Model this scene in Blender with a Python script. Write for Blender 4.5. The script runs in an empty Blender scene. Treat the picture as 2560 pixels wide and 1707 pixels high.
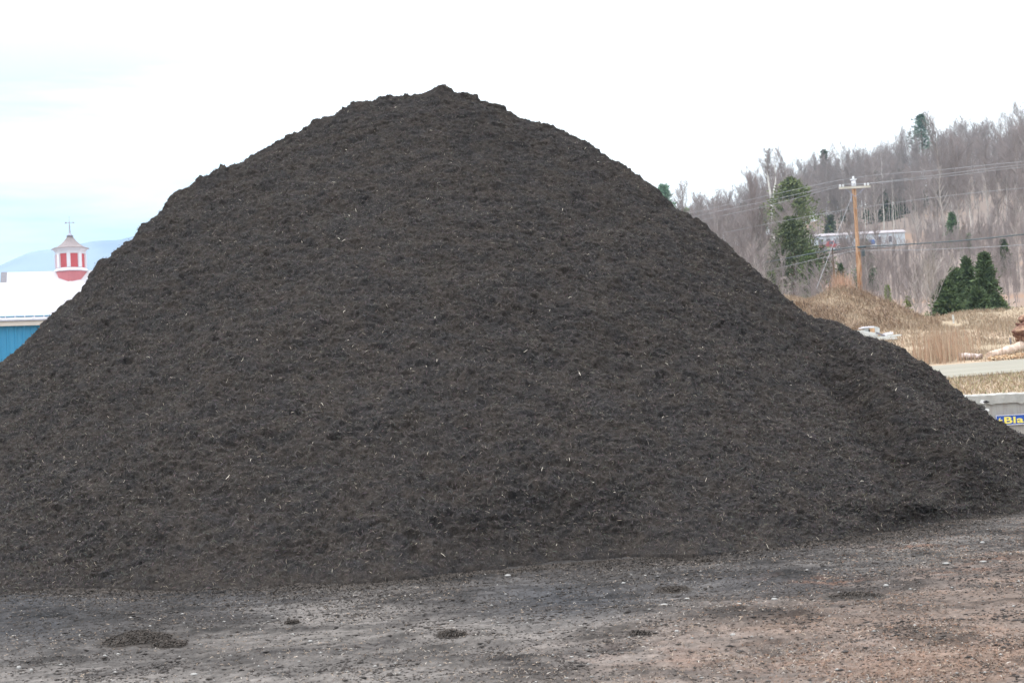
import bpy, math, random
import numpy as np
from mathutils import Matrix, Vector
from math import radians as R

random.seed(7)
rng = np.random.default_rng(11)
scn = bpy.context.scene
COL = scn.collection

# ------------------------------------------------------------ camera
F = 3516.0; CX = 1280.0; CY = 853.5; CZ = 1.7
PITCH = math.atan(146.5 / F); ROLL = R(-3.0)
cam_d = bpy.data.cameras.new('camera')
cam = bpy.data.objects.new('camera', cam_d); COL.objects.link(cam)
RM = (Matrix.Rotation(R(90) + PITCH, 3, 'X') @ Matrix.Rotation(ROLL, 3, 'Z'))
cam.matrix_world = Matrix.Translation((0, 0, CZ)) @ RM.to_4x4()
cam_d.sensor_width = 36.0; cam_d.lens = 36.0 * F / 2560.0
cam_d.clip_start = 0.1; cam_d.clip_end = 30000
cam_d.dof.use_dof = True; cam_d.dof.focus_distance = 16.0; cam_d.dof.aperture_fstop = 5.0
scn.camera = cam
RMn = np.array(RM)

# ------------------------------------------------------------ world, sun, exposure
world = bpy.data.worlds.new("World"); scn.world = world; world.use_nodes = True
nt = world.node_tree; nt.nodes.clear()
SUN_EL, SUN_AZ = R(50), R(-95)      # high, behind and to the left of the camera
out = nt.nodes.new('ShaderNodeOutputWorld'); bg = nt.nodes.new('ShaderNodeBackground')
bg.inputs['Strength'].default_value = 0.1
sky = nt.nodes.new('ShaderNodeTexSky'); sky.sky_type = 'NISHITA'; sky.sun_disc = False
sky.sun_elevation = SUN_EL; sky.sun_rotation = SUN_AZ; sky.air_density = 1.5; sky.dust_density = 3
tc = nt.nodes.new('ShaderNodeTexCoord')
mp = nt.nodes.new('ShaderNodeMapping'); mp.inputs['Scale'].default_value = (1.3, 1.3, 9.0)
mp.inputs['Rotation'].default_value = (0, R(4), 0)
nt.links.new(tc.outputs['Generated'], mp.inputs['Vector'])
nz = nt.nodes.new('ShaderNodeTexNoise'); nz.inputs['Scale'].default_value = 2.6
nz.inputs['Detail'].default_value = 5; nz.inputs['Roughness'].default_value = 0.5
nt.links.new(mp.outputs['Vector'], nz.inputs['Vector'])
sx = nt.nodes.new('ShaderNodeSeparateXYZ'); nt.links.new(tc.outputs['Generated'], sx.inputs[0])
mr = nt.nodes.new('ShaderNodeMapRange'); mr.interpolation_type = 'SMOOTHSTEP'
for i, v in enumerate((0.03, -0.28, 0.0, 1.0)): mr.inputs[1 + i].default_value = v
nt.links.new(sx.outputs['X'], mr.inputs[0])
mz = nt.nodes.new('ShaderNodeMapRange'); mz.interpolation_type = 'SMOOTHSTEP'
for i, v in enumerate((0.40, 0.16, 0.0, 1.0)): mz.inputs[1 + i].default_value = v
nt.links.new(sx.outputs['Z'], mz.inputs[0])
rn = nt.nodes.new('ShaderNodeMapRange')
for i, v in enumerate((0.36, 0.60, 0.30, 1.0)): rn.inputs[1 + i].default_value = v
nt.links.new(nz.outputs['Fac'], rn.inputs[0])
def wmath(op, a, b):
    m = nt.nodes.new('ShaderNodeMath'); m.operation = op; m.use_clamp = True
    for k, v in enumerate((a, b)):
        if isinstance(v, (int, float)): m.inputs[k].default_value = v
        else: nt.links.new(v, m.inputs[k])
    return m.outputs[0]
fac = wmath('MULTIPLY', wmath('MULTIPLY', mr.outputs[0], mz.outputs[0]), rn.outputs[0])
mx = nt.nodes.new('ShaderNodeMix'); mx.data_type = 'RGBA'
nt.links.new(fac, mx.inputs[0])
mx.inputs[6].default_value = (19.5, 19.9, 20.4, 1); mx.inputs[7].default_value = (8.8, 13.6, 16.9, 1)
mx2 = nt.nodes.new('ShaderNodeMix'); mx2.data_type = 'RGBA'; mx2.inputs[0].default_value = 0.10
nt.links.new(mx.outputs[2], mx2.inputs[6]); nt.links.new(sky.outputs[0], mx2.inputs[7])
zr_ = nt.nodes.new('ShaderNodeMapRange')
for i, v in enumerate((0.05, 0.95, 0.60, 1.85)): zr_.inputs[1 + i].default_value = v
nt.links.new(sx.outputs['Z'], zr_.inputs[0])
zv = nt.nodes.new('ShaderNodeVectorMath'); zv.operation = 'SCALE'
nt.links.new(mx2.outputs[2], zv.inputs[0]); nt.links.new(zr_.outputs[0], zv.inputs['Scale'])
nt.links.new(zv.outputs[0], bg.inputs['Color']); nt.links.new(bg.outputs[0], out.inputs['Surface'])

sd = bpy.data.lights.new('sun', 'SUN'); sun = bpy.data.objects.new('sun', sd); COL.objects.link(sun)
sd.energy = 1.5; sd.angle = R(10); sd.color = (1.0, 0.96, 0.9)
sdir = Vector((math.sin(SUN_AZ) * math.cos(SUN_EL), math.cos(SUN_AZ) * math.cos(SUN_EL), math.sin(SUN_EL)))
sun.rotation_euler = sdir.to_track_quat('Z', 'Y').to_euler(); sun.location = (-10, -10, 40)
scn.view_settings.view_transform = 'Standard'; scn.view_settings.look = 'None'
scn.view_settings.exposure = 0.0; scn.view_settings.gamma = 1.0
scn.cycles.volume_bounces = 2

# ------------------------------------------------------------ pixel <-> world
def ray(px, py):
    v = RMn @ np.array([(px - CX) / F, -(py - CY) / F, -1.0])
    return v / v[1]
def P(px, py, D):
    v = ray(px, py); return Vector((v[0] * D, D, CZ + v[2] * D))
def proj(x, y, z):
    w = np.stack([x, y, z - CZ], -1) @ RMn
    return CX + F * w[..., 0] / -w[..., 2], CY - F * w[..., 1] / -w[..., 2]

# ------------------------------------------------------------ noise
def _hash(i, j, s):
    h = (i.astype(np.int64) * 374761393 + j.astype(np.int64) * 668265263 + s * 2147483) & 0xffffffff
    h = ((h ^ (h >> 13)) * 1274126177) & 0xffffffff
    h = (h ^ (h >> 16)) & 0xffffffff
    return h / 4294967295.0
def vn(x, y, s=0):
    x = x + 37.3 * s; y = y - 17.9 * s
    xi = np.floor(x); yi = np.floor(y); fx = x - xi; fy = y - yi
    u = fx * fx * (3 - 2 * fx); v = fy * fy * (3 - 2 * fy)
    a = _hash(xi, yi, s); b = _hash(xi + 1, yi, s); c = _hash(xi, yi + 1, s); d = _hash(xi + 1, yi + 1, s)
    return (a + (b - a) * u + (c - a) * v + (a - b - c + d) * u * v) * 2 - 1
def vn3(x, y, z, s=0):
    x = x + 37.3 * s; y = y - 17.9 * s; z = z + 5.7 * s
    zi = np.floor(z); fz = z - zi; w = fz * fz * (3 - 2 * fz)
    xi = np.floor(x); yi = np.floor(y); fx = x - xi; fy = y - yi
    u = fx * fx * (3 - 2 * fx); v = fy * fy * (3 - 2 * fy); o = []
    for k in (0, 1):
        i = xi + 57.0 * (zi + k) ; j = yi + 131.0 * (zi + k)
        a = _hash(i, j, s); b = _hash(i + 1, j, s); c = _hash(i, j + 1, s); d = _hash(i + 1, j + 1, s)
        o.append(a + (b - a) * u + (c - a) * v + (a - b - c + d) * u * v)
    return (o[0] * (1 - w) + o[1] * w) * 2 - 1
def fbm3(p, sc, s=0, o=3, g=0.5):
    x, y, z = p[..., 0] / sc[0], p[..., 1] / sc[1], p[..., 2] / sc[2]
    t = 0; a = 1; n = 0
    for k in range(o):
        t = t + a * vn3(x, y, z, s + k); n += a; a *= g
        x, y, z = (x * .8 - y * .6) * 2.03, (x * .6 + y * .8) * 2.03 + z * .3, z * 2.03
    return t / n
def fbm(x, y, s=0, o=4, g=0.5):
    t = 0; a = 1; n = 0
    c, q = math.cos(0.6), math.sin(0.6)
    for k in range(o):
        t = t + a * vn(x, y, s + k); n += a; a *= g
        x, y = (x * c - y * q) * 2.03, (x * q + y * c) * 2.03
    return t / n
def sstep(a, b, x):
    t = np.clip((x - a) / (b - a), 0, 1); return t * t * (3 - 2 * t)

# ------------------------------------------------------------ mesh helpers
def raw_mesh(name, V, Fc, k, colors=None, smooth=False):
    me = bpy.data.meshes.new(name)
    V = np.ascontiguousarray(V, dtype=np.float32); Fc = np.ascontiguousarray(Fc, dtype=np.int32)
    me.vertices.add(len(V)); me.vertices.foreach_set('co', V.ravel())
    n = len(Fc)
    me.loops.add(n * k); me.loops.foreach_set('vertex_index', Fc.ravel())
    me.polygons.add(n)
    me.polygons.foreach_set('loop_start', np.arange(0, n * k, k, dtype=np.int32))
    me.polygons.foreach_set('loop_total', np.full(n, k, dtype=np.int32))
    if smooth: me.polygons.foreach_set('use_smooth', np.ones(n, dtype=bool))
    me.update(calc_edges=True)
    if colors is not None:
        dom = 'POINT' if len(colors) == len(V) else 'FACE'
        if dom == 'FACE': colors = np.repeat(colors, k, axis=0); dom = 'CORNER'
        at = me.color_attributes.new('col', 'FLOAT_COLOR', dom)
        c4 = np.ones((len(colors), 4), dtype=np.float32); c4[:, :3] = colors
        at.data.foreach_set('color', c4.ravel())
    return me
def link(name, me, m, parent=None):
    o = bpy.data.objects.new(name, me); COL.objects.link(o)
    if m is not None: me.materials.append(m)
    if parent is not None: o.parent = parent
    return o
def tag(o, label=None, cat=None, group=None, kind=None):
    if label: o['label'] = label
    if cat: o['category'] = cat
    if group: o['group'] = group
    if kind: o['kind'] = kind
    return o
def empty(name, loc, label, cat, group=None, rz=0.0):
    o = bpy.data.objects.new(name, None); COL.objects.link(o)
    o.location = loc; o.rotation_euler = (0, 0, rz); o.empty_display_size = 0.3
    return tag(o, label, cat, group)

class MB:
    def __init__(s): s.v = []; s.f = []
    def add(s, vs, fs):
        b = len(s.v); s.v += [tuple(v) for v in vs]; s.f += [tuple(i + b for i in f) for f in fs]; return s
    def box(s, c, d, rot=None):
        hx, hy, hz = d[0] / 2, d[1] / 2, d[2] / 2
        vs = [Vector((sx_ * hx, sy_ * hy, sz_ * hz)) for sz_ in (-1, 1) for sy_ in (-1, 1) for sx_ in (-1, 1)]
        if rot is not None: vs = [rot @ v for v in vs]
        vs = [v + Vector(c) for v in vs]
        return s.add(vs, [(0, 2, 3, 1), (4, 5, 7, 6), (0, 1, 5, 4), (2, 6, 7, 3), (0, 4, 6, 2), (1, 3, 7, 5)])
    def tube(s, pts, rad, n=8, caps=True):
        pts = [Vector(p) for p in pts]
        if not isinstance(rad, (list, tuple)): rad = [rad] * len(pts)
        rings = []; vs = []; fs = []
        up = Vector((0, 0, 1))
        for i, p in enumerate(pts):
            t = (pts[min(i + 1, len(pts) - 1)] - pts[max(i - 1, 0)]).normalized()
            a = t.cross(up)
            if a.length < 1e-3: a = t.cross(Vector((0, 1, 0)))
            a.normalize(); b = t.cross(a)
            for k in range(n):
                an = 2 * math.pi * k / n
                vs.append(p + (a * math.cos(an) + b * math.sin(an)) * rad[i])
        for i in range(len(pts) - 1):
            for k in range(n):
                k2 = (k + 1) % n
                fs.append((i * n + k, i * n + k2, (i + 1) * n + k2, (i + 1) * n + k))
        if caps:
            fs.append(tuple(range(n))[::-1]); fs.append(tuple((len(pts) - 1) * n + k for k in range(n)))
        return s.add(vs, fs)
    def lathe(s, prof, n=8, c=(0, 0, 0), ph=0.0):
        vs = []; fs = []
        for r, z in prof:
            for k in range(n):
                an = ph + 2 * math.pi * k / n
                vs.append((c[0] + r * math.cos(an), c[1] + r * math.sin(an), c[2] + z))
        for i in range(len(prof) - 1):
            for k in range(n):
                k2 = (k + 1) % n
                fs.append((i * n + k, i * n + k2, (i + 1) * n + k2, (i + 1) * n + k))
        fs.append(tuple(range(n))[::-1]); fs.append(tuple((len(prof) - 1) * n + k for k in range(n)))
        return s.add(vs, fs)
    def build(s, name, m, parent=None, smooth=False, off=None):
        o = Vector(off) if off is not None else (Vector((0, 0, 0)))
        me = bpy.data.meshes.new(name)
        me.from_pydata([tuple(Vector(v) - o) for v in s.v], [], s.f)
        if smooth: me.polygons.foreach_set('use_smooth', [True] * len(me.polygons))
        me.update()
        return link(name, me, m, parent)

# ------------------------------------------------------------ materials
def mat(name, col=(0.5, 0.5, 0.5), rough=0.9, var=0.0, scale=5.0, attr=False, bump=0.0, bscale=40.0, stretch=(1, 1, 1), spec=0.3, metal=0.0, col2=None):
    m = bpy.data.materials.new(name); m.use_nodes = True
    n = m.node_tree; b = n.nodes['Principled BSDF']
    b.inputs['Roughness'].default_value = rough; b.inputs['Metallic'].default_value = metal
    b.inputs['Specular IOR Level'].default_value = spec
    tcn = n.nodes.new('ShaderNodeTexCoord'); mpn = n.nodes.new('ShaderNodeMapping')
    mpn.inputs['Scale'].default_value = stretch
    n.links.new(tcn.outputs['Object'], mpn.inputs['Vector'])
    if attr:
        at = n.nodes.new('ShaderNodeAttribute'); at.attribute_name = 'col'; src = at.outputs['Color']
    else:
        rg = n.nodes.new('ShaderNodeRGB'); rg.outputs[0].default_value = (*col, 1); src = rg.outputs[0]
    no = n.nodes.new('ShaderNodeTexNoise'); no.inputs['Scale'].default_value = scale
    no.inputs['Detail'].default_value = 6; no.inputs['Roughness'].default_value = 0.65
    n.links.new(mpn.outputs['Vector'], no.inputs['Vector'])
    if col2 is not None:
        mm = n.nodes.new('ShaderNodeMix'); mm.data_type = 'RGBA'
        rr = n.nodes.new('ShaderNodeMapRange')
        for i, v in enumerate((0.42, 0.58, 0, 1)): rr.inputs[1 + i].default_value = v
        n.links.new(no.outputs['Fac'], rr.inputs[0]); n.links.new(rr.outputs[0], mm.inputs[0])
        n.links.new(src, mm.inputs[6]); mm.inputs[7].default_value = (*col2, 1); src = mm.outputs[2]
    if var > 0:
        rr = n.nodes.new('ShaderNodeMapRange')
        for i, v in enumerate((0.3, 0.7, 1 - var, 1 + var)): rr.inputs[1 + i].default_value = v
        n.links.new(no.outputs['Fac'], rr.inputs[0])
        vm = n.nodes.new('ShaderNodeVectorMath'); vm.operation = 'SCALE'
        n.links.new(src, vm.inputs[0]); n.links.new(rr.outputs[0], vm.inputs['Scale']); src = vm.outputs[0]
    n.links.new(src, b.inputs['Base Color'])
    if bump > 0:
        nb = n.nodes.new('ShaderNodeTexNoise'); nb.inputs['Scale'].default_value = bscale
        nb.inputs['Detail'].default_value = 8; nb.inputs['Roughness'].default_value = 0.7
        n.links.new(mpn.outputs['Vector'], nb.inputs['Vector'])
        bu = n.nodes.new('ShaderNodeBump'); bu.inputs['Strength'].default_value = 1.0
        bu.inputs['Distance'].default_value = bump
        n.links.new(nb.outputs['Fac'], bu.inputs['Height']); n.links.new(bu.outputs[0], b.inputs['Normal'])
    return m
M = dict(
    mulch=mat('mulch', attr=True, rough=0.95, var=0.45, scale=60, bump=0.02, bscale=55, spec=0.15),
    fibre=mat('mulch_fibre', attr=True, rough=0.8, spec=0.2),
    ground=mat('ground', attr=True, rough=0.95, var=0.25, scale=25, bump=0.012, bscale=30, stretch=(1, 1, 1), spec=0.2),
    chips=mat('chips', attr=True, rough=0.85, spec=0.2),
    grass=mat('dry_grass', attr=True, rough=0.9, spec=0.1),
    road=mat('road', (0.25, 0.235, 0.195), 0.9, 0.16, 2.2, bump=0.004, bscale=60, stretch=(0.06, 1.6, 1)),
    concrete=mat('concrete', (0.46, 0.445, 0.42), 0.9, 0.35, 3.0, stretch=(3.0, 1, 0.35), bump=0.006, bscale=20, col2=(0.30, 0.28, 0.26)),
    concrete_cap=mat('concrete_cap', (0.43, 0.42, 0.395), 0.9, 0.15, 6, bump=0.01, bscale=14),
    spall=mat('spall', (0.85, 0.84, 0.83), 0.9, 0.1, 12, bump=0.01, bscale=30),
    hole=mat('dark_gap', (0.05, 0.045, 0.05), 0.95, 0.2, 8),
    blue_wall=mat('blue_metal', (0.045, 0.25, 0.44), 0.5, 0.06, 1.5, stretch=(1, 1, .2)),
    white_roof=mat('white_roof', (0.42, 0.41, 0.455), 0.55, 0.02, 0.6),
    barn_roof=mat('barn_roof', (0.50, 0.49, 0.52), 0.55, 0.02, 0.6),
    cream=mat('cream_trim', (0.60, 0.54, 0.49), 0.6, 0.05, 2),
    teal=mat('snow_rail', (0.16, 0.30, 0.40), 0.6),
    white=mat('white_paint', (0.68, 0.67, 0.72), 0.5, 0.03, 3),
    red=mat('veiled_red_board', (0.60, 0.13, 0.15), 0.7, 0.08, 4, stretch=(1, 1, 0.3)),  # cupola red paled: veiling glare is put into the paint colour
    red2=mat('red_skirt', (0.50, 0.17, 0.19), 0.7, 0.08, 4, stretch=(1, 1, 0.3)),
    shingle=mat('grey_shingle', (0.25, 0.215, 0.22), 0.9, 0.25, 6, bump=0.02, bscale=8),
    metal=mat('grey_metal', (0.33, 0.34, 0.42), 0.5, 0.1, 5, metal=0.3),
    darktrim=mat('dark_trim', (0.20, 0.19, 0.21), 0.8, 0.1, 3),
    pole=mat('pole_wood', (0.33, 0.165, 0.085), 0.85, 0.3, 2.2, stretch=(6, 6, 0.5), col2=(0.42, 0.27, 0.17)),
    poletop=mat('pole_cap', (0.55, 0.56, 0.60), 0.7, 0.05, 3),
    arm=mat('crossarm_wood', (0.55, 0.52, 0.46), 0.85, 0.15, 4),
    porcelain=mat('porcelain', (0.85, 0.87, 0.9), 0.25, 0.02, 3, spec=0.6),
    wire=mat('wire', (0.30, 0.31, 0.33), 0.5, 0.05, 1),
    cable=mat('black_cable', (0.07, 0.09, 0.10), 0.6, 0.05, 1),
    bark=mat('grey_bark', (0.37, 0.33, 0.305), 0.9, 0.3, 1.2, stretch=(1, 1, .3)),
    twig=mat('twig', (0.27, 0.23, 0.225), 0.9, 0.25, 0.35),
    birch=mat('birch_bark', (0.56, 0.54, 0.51), 0.8, 0.25, 1.5, stretch=(1, 1, .6)),
    needle=mat('needles', attr=True, rough=0.8, spec=0.15),
    conbark=mat('conifer_bark', (0.16, 0.11, 0.08), 0.9, 0.2, 4),
    home=mat('pale_siding', (0.56, 0.62, 0.68), 0.6, 0.05, 1.5, stretch=(.2, .2, 6)),
    homeroof=mat('home_roof', (0.36, 0.33, 0.35), 0.8, 0.1, 1),
    glass=mat('dark_window', (0.13, 0.13, 0.16), 0.15, 0.1, 2, spec=0.6),
    truck=mat('maroon_paint', (0.36, 0.05, 0.06), 0.35, 0.05, 2, spec=0.5),
    black=mat('black_rubber', (0.03, 0.03, 0.035), 0.8),
    chrome=mat('pale_trim', (0.6, 0.6, 0.6), 0.3, 0.02, 2, metal=0.4),
    blue=mat('blue_plastic', (0.05, 0.16, 0.45), 0.5, 0.05, 2),
    logpale=mat('peeled_wood', (0.52, 0.38, 0.30), 0.85, 0.18, 3, stretch=(1, 1, 1), bump=0.01, bscale=12, col2=(0.58, 0.47, 0.39)),
    loggrey=mat('log_bark', (0.30, 0.22, 0.19), 0.9, 0.3, 5, bump=0.02, bscale=14, col2=(0.52, 0.44, 0.42)),
    stump=mat('stump_wood', (0.15, 0.065, 0.05), 0.9, 0.35, 5, bump=0.03, bscale=8, col2=(0.30, 0.19, 0.13)),
    board=mat('weathered_board', (0.56, 0.56, 0.54), 0.8, 0.15, 2, stretch=(.3, 2, 2)),
    tanbox=mat('tan_board', (0.62, 0.40, 0.24), 0.8, 0.1, 3),
    stone=mat('pale_stone', (0.33, 0.32, 0.31), 0.8, 0.2, 14, bump=0.006, bscale=40),
    sign=mat('sign_blue', (0.02, 0.085, 0.42), 0.45, 0.04, 3, spec=0.4),
    yellow=mat('sign_yellow', (0.90, 0.78, 0.16), 0.5, 0.02, 3),
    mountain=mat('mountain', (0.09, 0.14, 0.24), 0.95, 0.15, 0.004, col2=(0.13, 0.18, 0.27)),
    snow=mat('snow', (0.85, 0.87, 0.9), 0.8),
)

# ------------------------------------------------------------ terrain function
TD = np.array([0, 18, 30.05, 30.3, 36, 44, 58, 75, 100, 130, 200, 300, 450, 650, 1000, 20000.])
TA = np.array([-.25, 0.0, .12, .245, .364, .6])
TZ = np.array([
 [0, 0, 0, 0, 0, 0, 0, 0, 0, 0, 0, 0, 0, 0, 0, 0],
 [0, 0, 0, 1.10, 1.50, 1.80, 2.5, 3.6, 4.6, 6.0, 10, 17, 31, 22, 0, 0],
 [0, 0, 0, 1.20, 1.55, 1.90, 3.0, 4.6, 6.3, 8.5, 15.5, 25, 43, 38, 5, 0],
 [0, 0, 0, 1.27, 1.60, 2.00, 3.3, 4.6, 6.3, 9.0, 17.7, 29.8, 58, 52, 10, 0],
 [0, 0, 0, 1.27, 1.72, 2.13, 3.4, 4.7, 6.3, 9.5, 18.5, 32, 69, 64, 20, 0],
 [0, 0, 0, 1.30, 1.80, 2.30, 3.6, 5.0, 7.0, 11, 22, 38, 78, 75, 30, 0]])
MOUNDS = [(.192, 71, 1.75, .017, 4.5), (.236, 72, 1.95, .018, 5), (.272, 68, 1.0, .016, 4.0), (.215, 66, .3, .02, 3),
          (.322, 77, .40, .014, 3), (.368, 78, .55, .022, 3.5), (.345, 84, -.5, .03, 4)]
def T(x, y):
    x = np.asarray(x, float); y = np.asarray(y, float)
    D = np.clip(y, 0.5, 19999); a = np.clip(x / D, TA[0], TA[-1] - 1e-6)
    i = np.clip(np.searchsorted(TA, a, 'right') - 1, 0, len(TA) - 2)
    j = np.clip(np.searchsorted(TD, D, 'right') - 1, 0, len(TD) - 2)
    u = (a - TA[i]) / (TA[i + 1] - TA[i]); v = (D - TD[j]) / (TD[j + 1] - TD[j])
    z = (TZ[i, j] * (1 - u) + TZ[i + 1, j] * u) * (1 - v) + (TZ[i, j + 1] * (1 - u) + TZ[i + 1, j + 1] * u) * v
    z = np.where(y < 0.5, 0, z)
    for (ma, md, mh, sa, sD) in MOUNDS:
        z = z + mh * np.exp(-((a - ma) / sa) ** 2 / 2 - ((D - md) / sD) ** 2 / 2)
    am = sstep(46, 62, D) * (1 - sstep(900, 1500, D)) * sstep(-.05, .05, a)
    z = z + am * (0.18 * fbm(x / 3.0, y / 3.0, 5) + 0.0016 * D * fbm(x / 25.0, y / 25.0, 9) * 3)
    return z
def Tz(x, y): return float(T(np.array([x]), np.array([y]))[0])
def onT(px, D):      # ground point at depth D seen in the photo column px (iterates on the height)
    z = 0.0
    a = ray(px, 900)[0]
    for _ in range(4):
        z = Tz(a * D, D)
        py_ = proj(np.array(a * D), np.array(D), np.array(z))[1]
        a = ray(px, float(py_))[0]
    return Vector((a * D, D, Tz(a * D, D)))

# ------------------------------------------------------------ ground sheet
def grow(start, end, k, mn):
    o = [start]
    while o[-1] < end: o.append(o[-1] + max(mn, o[-1] * k))
    return o
xp = grow(7.6, 3500, 0.03, 0.03); xp = np.array(xp)
gx = np.concatenate([-xp[::-1], np.arange(-7.58, 7.59, 0.017), xp])
yr = np.array(grow(17.2, 3300, 0.022, 0.05))
yr = yr[[np.min(np.abs(TD - v)) > 0.12 for v in yr]]
gy = np.concatenate([[-2500, -800, -200, -60, -20, -8, -3, 0, 2, 3.5, 5, 6, 6.6], np.arange(7.0, 17.1, 0.030), yr, TD[(TD > 17.3) & (TD < 1001)]])
gy = np.unique(gy)
X, Y = np.meshgrid(gx, gy)
Z = T(X, Y)
near = (1 - sstep(16.5, 18.5, Y)) * (1 - sstep(7.5, 9.5, np.abs(X)))
PXg, PYg = proj(X, np.maximum(Y, 1.0), Z)
# relief: streaked ruts, tread marks, crumbs
ang = R(6)
U = X * math.cos(ang) + Y * math.sin(ang); W = -X * math.sin(ang) + Y * math.cos(ang)
n1 = fbm(U / 1.3, W / 0.7, 21, 4); n2 = fbm(U / 0.30, W / 0.22, 25, 4, .6); n3 = fbm(U / 0.06, W / 0.06, 31, 3, .7)
lump = np.clip(fbm(U / 0.55, W / 0.34, 41, 5, .66) + 0.35 * n1 - 0.12, 0, 1)
tread = np.sin(U * 2 * math.pi / 0.16 + 3 * vn(U / .5, W / .5, 55)) * sstep(0.05, .35, vn(U / 1.1, W / .45, 51))
def blob(cx, cy, sx_, sy_): return np.exp(-(((PXg - cx) / sx_) ** 2 + ((PYg - cy) / sy_) ** 2))
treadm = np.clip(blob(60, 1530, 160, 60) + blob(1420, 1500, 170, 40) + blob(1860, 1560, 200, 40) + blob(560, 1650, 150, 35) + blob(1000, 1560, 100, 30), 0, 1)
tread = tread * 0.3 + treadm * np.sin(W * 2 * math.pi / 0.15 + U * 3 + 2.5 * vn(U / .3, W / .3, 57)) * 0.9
heap = (blob(350, 1600, 90, 34) * 0.03 + blob(1900, 1545, 190, 22) * 0.06 + blob(1000, 1580, 60, 14) * 0.03 + blob(1180, 1600, 80, 14) * .04
        + blob(2120, 1500, 140, 14) * .04 + blob(230, 1520, 240, 30) * .03) 
heap = heap * (0.75 + 0.5 * n2)
Z = Z + near * (0.035 * n1 + 0.012 * n2 + 0.007 * n3 + 0.050 * lump + 0.013 * tread + heap)
# stains: yard soil
dark = np.array([0.050, 0.045, 0.044]); grey = np.array([0.222, 0.200, 0.187]); pinkish = np.array([0.27, 0.19, 0.15])
bluish = np.array([0.080, 0.082, 0.092]); rust = np.array([0.30, 0.15, 0.095])
def lerp(a, b, t): return a + (b - a) * t[..., None]
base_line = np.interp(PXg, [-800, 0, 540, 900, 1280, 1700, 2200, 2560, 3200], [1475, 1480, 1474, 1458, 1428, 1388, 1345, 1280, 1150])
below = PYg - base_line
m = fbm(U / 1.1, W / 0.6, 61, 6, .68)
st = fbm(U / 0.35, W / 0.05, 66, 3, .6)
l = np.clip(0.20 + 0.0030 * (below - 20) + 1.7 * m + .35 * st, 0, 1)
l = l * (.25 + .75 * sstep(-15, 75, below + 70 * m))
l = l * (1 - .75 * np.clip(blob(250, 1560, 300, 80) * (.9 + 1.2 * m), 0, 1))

l = l * (1 - 0.35 * sstep(2600, 1500, PXg) * 0) 
C = lerp(np.broadcast_to(dark * 1.35, X.shape + (3,)), grey, l)
C = lerp(C, pinkish, np.clip(sstep(1400, 2300, PXg + 1.6 * (PYg - 1500)) * (0.6 + 1.1 * m) * sstep(60, 190, below), 0, 1))
C = lerp(C, bluish, np.clip((blob(40, 1540, 220, 75) + blob(1420, 1500, 230, 45) + 0.5 * blob(520, 1500, 200, 40) + 0.6 * blob(1900, 1450, 240, 30)) * (0.9 + m), 0, 1))
C = lerp(C, rust, np.clip((blob(2300, 1362, 130, 9) + blob(2060, 1450, 120, 9) + blob(2440, 1430, 130, 20) + .5 * blob(1900, 1640, 400, 40) + blob(2480, 1400, 60, 14)) * sstep(-.1, .5, fbm(U / .18, W / .12, 71, 3) + .1) * .55, 0, 1))
smear = (blob(1900, 1545, 280, 20) + blob(1350, 1515, 260, 16) + blob(1000, 1640, 220, 22) + .8 * blob(2150, 1495, 260, 16) + blob(560, 1650, 170, 26) + blob(90, 1560, 200, 45)
         + .9 * blob(1600, 1440, 520, 14) + .7 * blob(2300, 1400, 300, 16) + .8 * blob(1750, 1680, 300, 12) + .6 * blob(1250, 1700, 260, 14))
C = lerp(C, np.broadcast_to(dark * 1.15, C.shape), np.clip(smear * (sstep(-.35, .35, st + .6 * m + .4 * n2)) * .85, 0, .9))
C = C * (1 - 0.55 * np.clip(lump * 2.5, 0, 1))[..., None]
C = C * (1 - 0.5 * np.clip(heap * 15, 0, 1))[..., None]
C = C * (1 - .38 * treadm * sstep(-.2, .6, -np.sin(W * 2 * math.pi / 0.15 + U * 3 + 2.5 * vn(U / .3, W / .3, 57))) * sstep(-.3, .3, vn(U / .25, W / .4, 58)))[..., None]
C = C * np.clip(1 + 0.45 * n3 + 0.30 * n2 + .25 * st + .12 * vn(X / .017, Y / .02, 99), .2, 3)[..., None]
tan = np.array([0.50, 0.385, 0.28]); litter = np.array([0.29, 0.23, 0.20]); orange = np.array([0.36, 0.22, 0.14])
gn = fbm(X / 4, Y / 4, 81, 5, .6); gn2 = fbm(X / .5, Y / .5, 85, 3, .6)
field = lerp(np.broadcast_to(tan, X.shape + (3,)), np.array([0.36, 0.29, 0.20]), np.clip(.5 + gn * 1.3, 0, 1)) * (1 + .15 * gn2)[..., None]
hn = fbm(X / 30, Y / 30, 91, 4, .6)
hillc = lerp(np.broadcast_to(litter, X.shape + (3,)), orange, np.clip(hn * 2.0 + 1.8 * (X / np.maximum(Y, 1) - .34), 0, .8))
C = lerp(C, field, sstep(26, 30.2, Y) * sstep(-60, -5, X - 4)); C = lerp(C, np.broadcast_to(np.array([.2, .18, .15]), C.shape), sstep(22, 30, Y) * (1 - sstep(-60, -5, X - 4)))
C = lerp(C, hillc, sstep(88, 105, Y + 6 * gn))
C = C * np.where(Y < 28, .66, .80)[..., None]
C = np.clip(C, 0.005, 1)
ny, nx = X.shape
idx = np.arange(nx * ny).reshape(ny, nx)
Fq = np.stack([idx[:-1, :-1], idx[:-1, 1:], idx[1:, 1:], idx[1:, :-1]], -1).reshape(-1, 4)
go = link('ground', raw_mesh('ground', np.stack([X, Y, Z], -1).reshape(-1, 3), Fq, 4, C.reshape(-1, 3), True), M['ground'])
tag(go, kind='structure')
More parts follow.
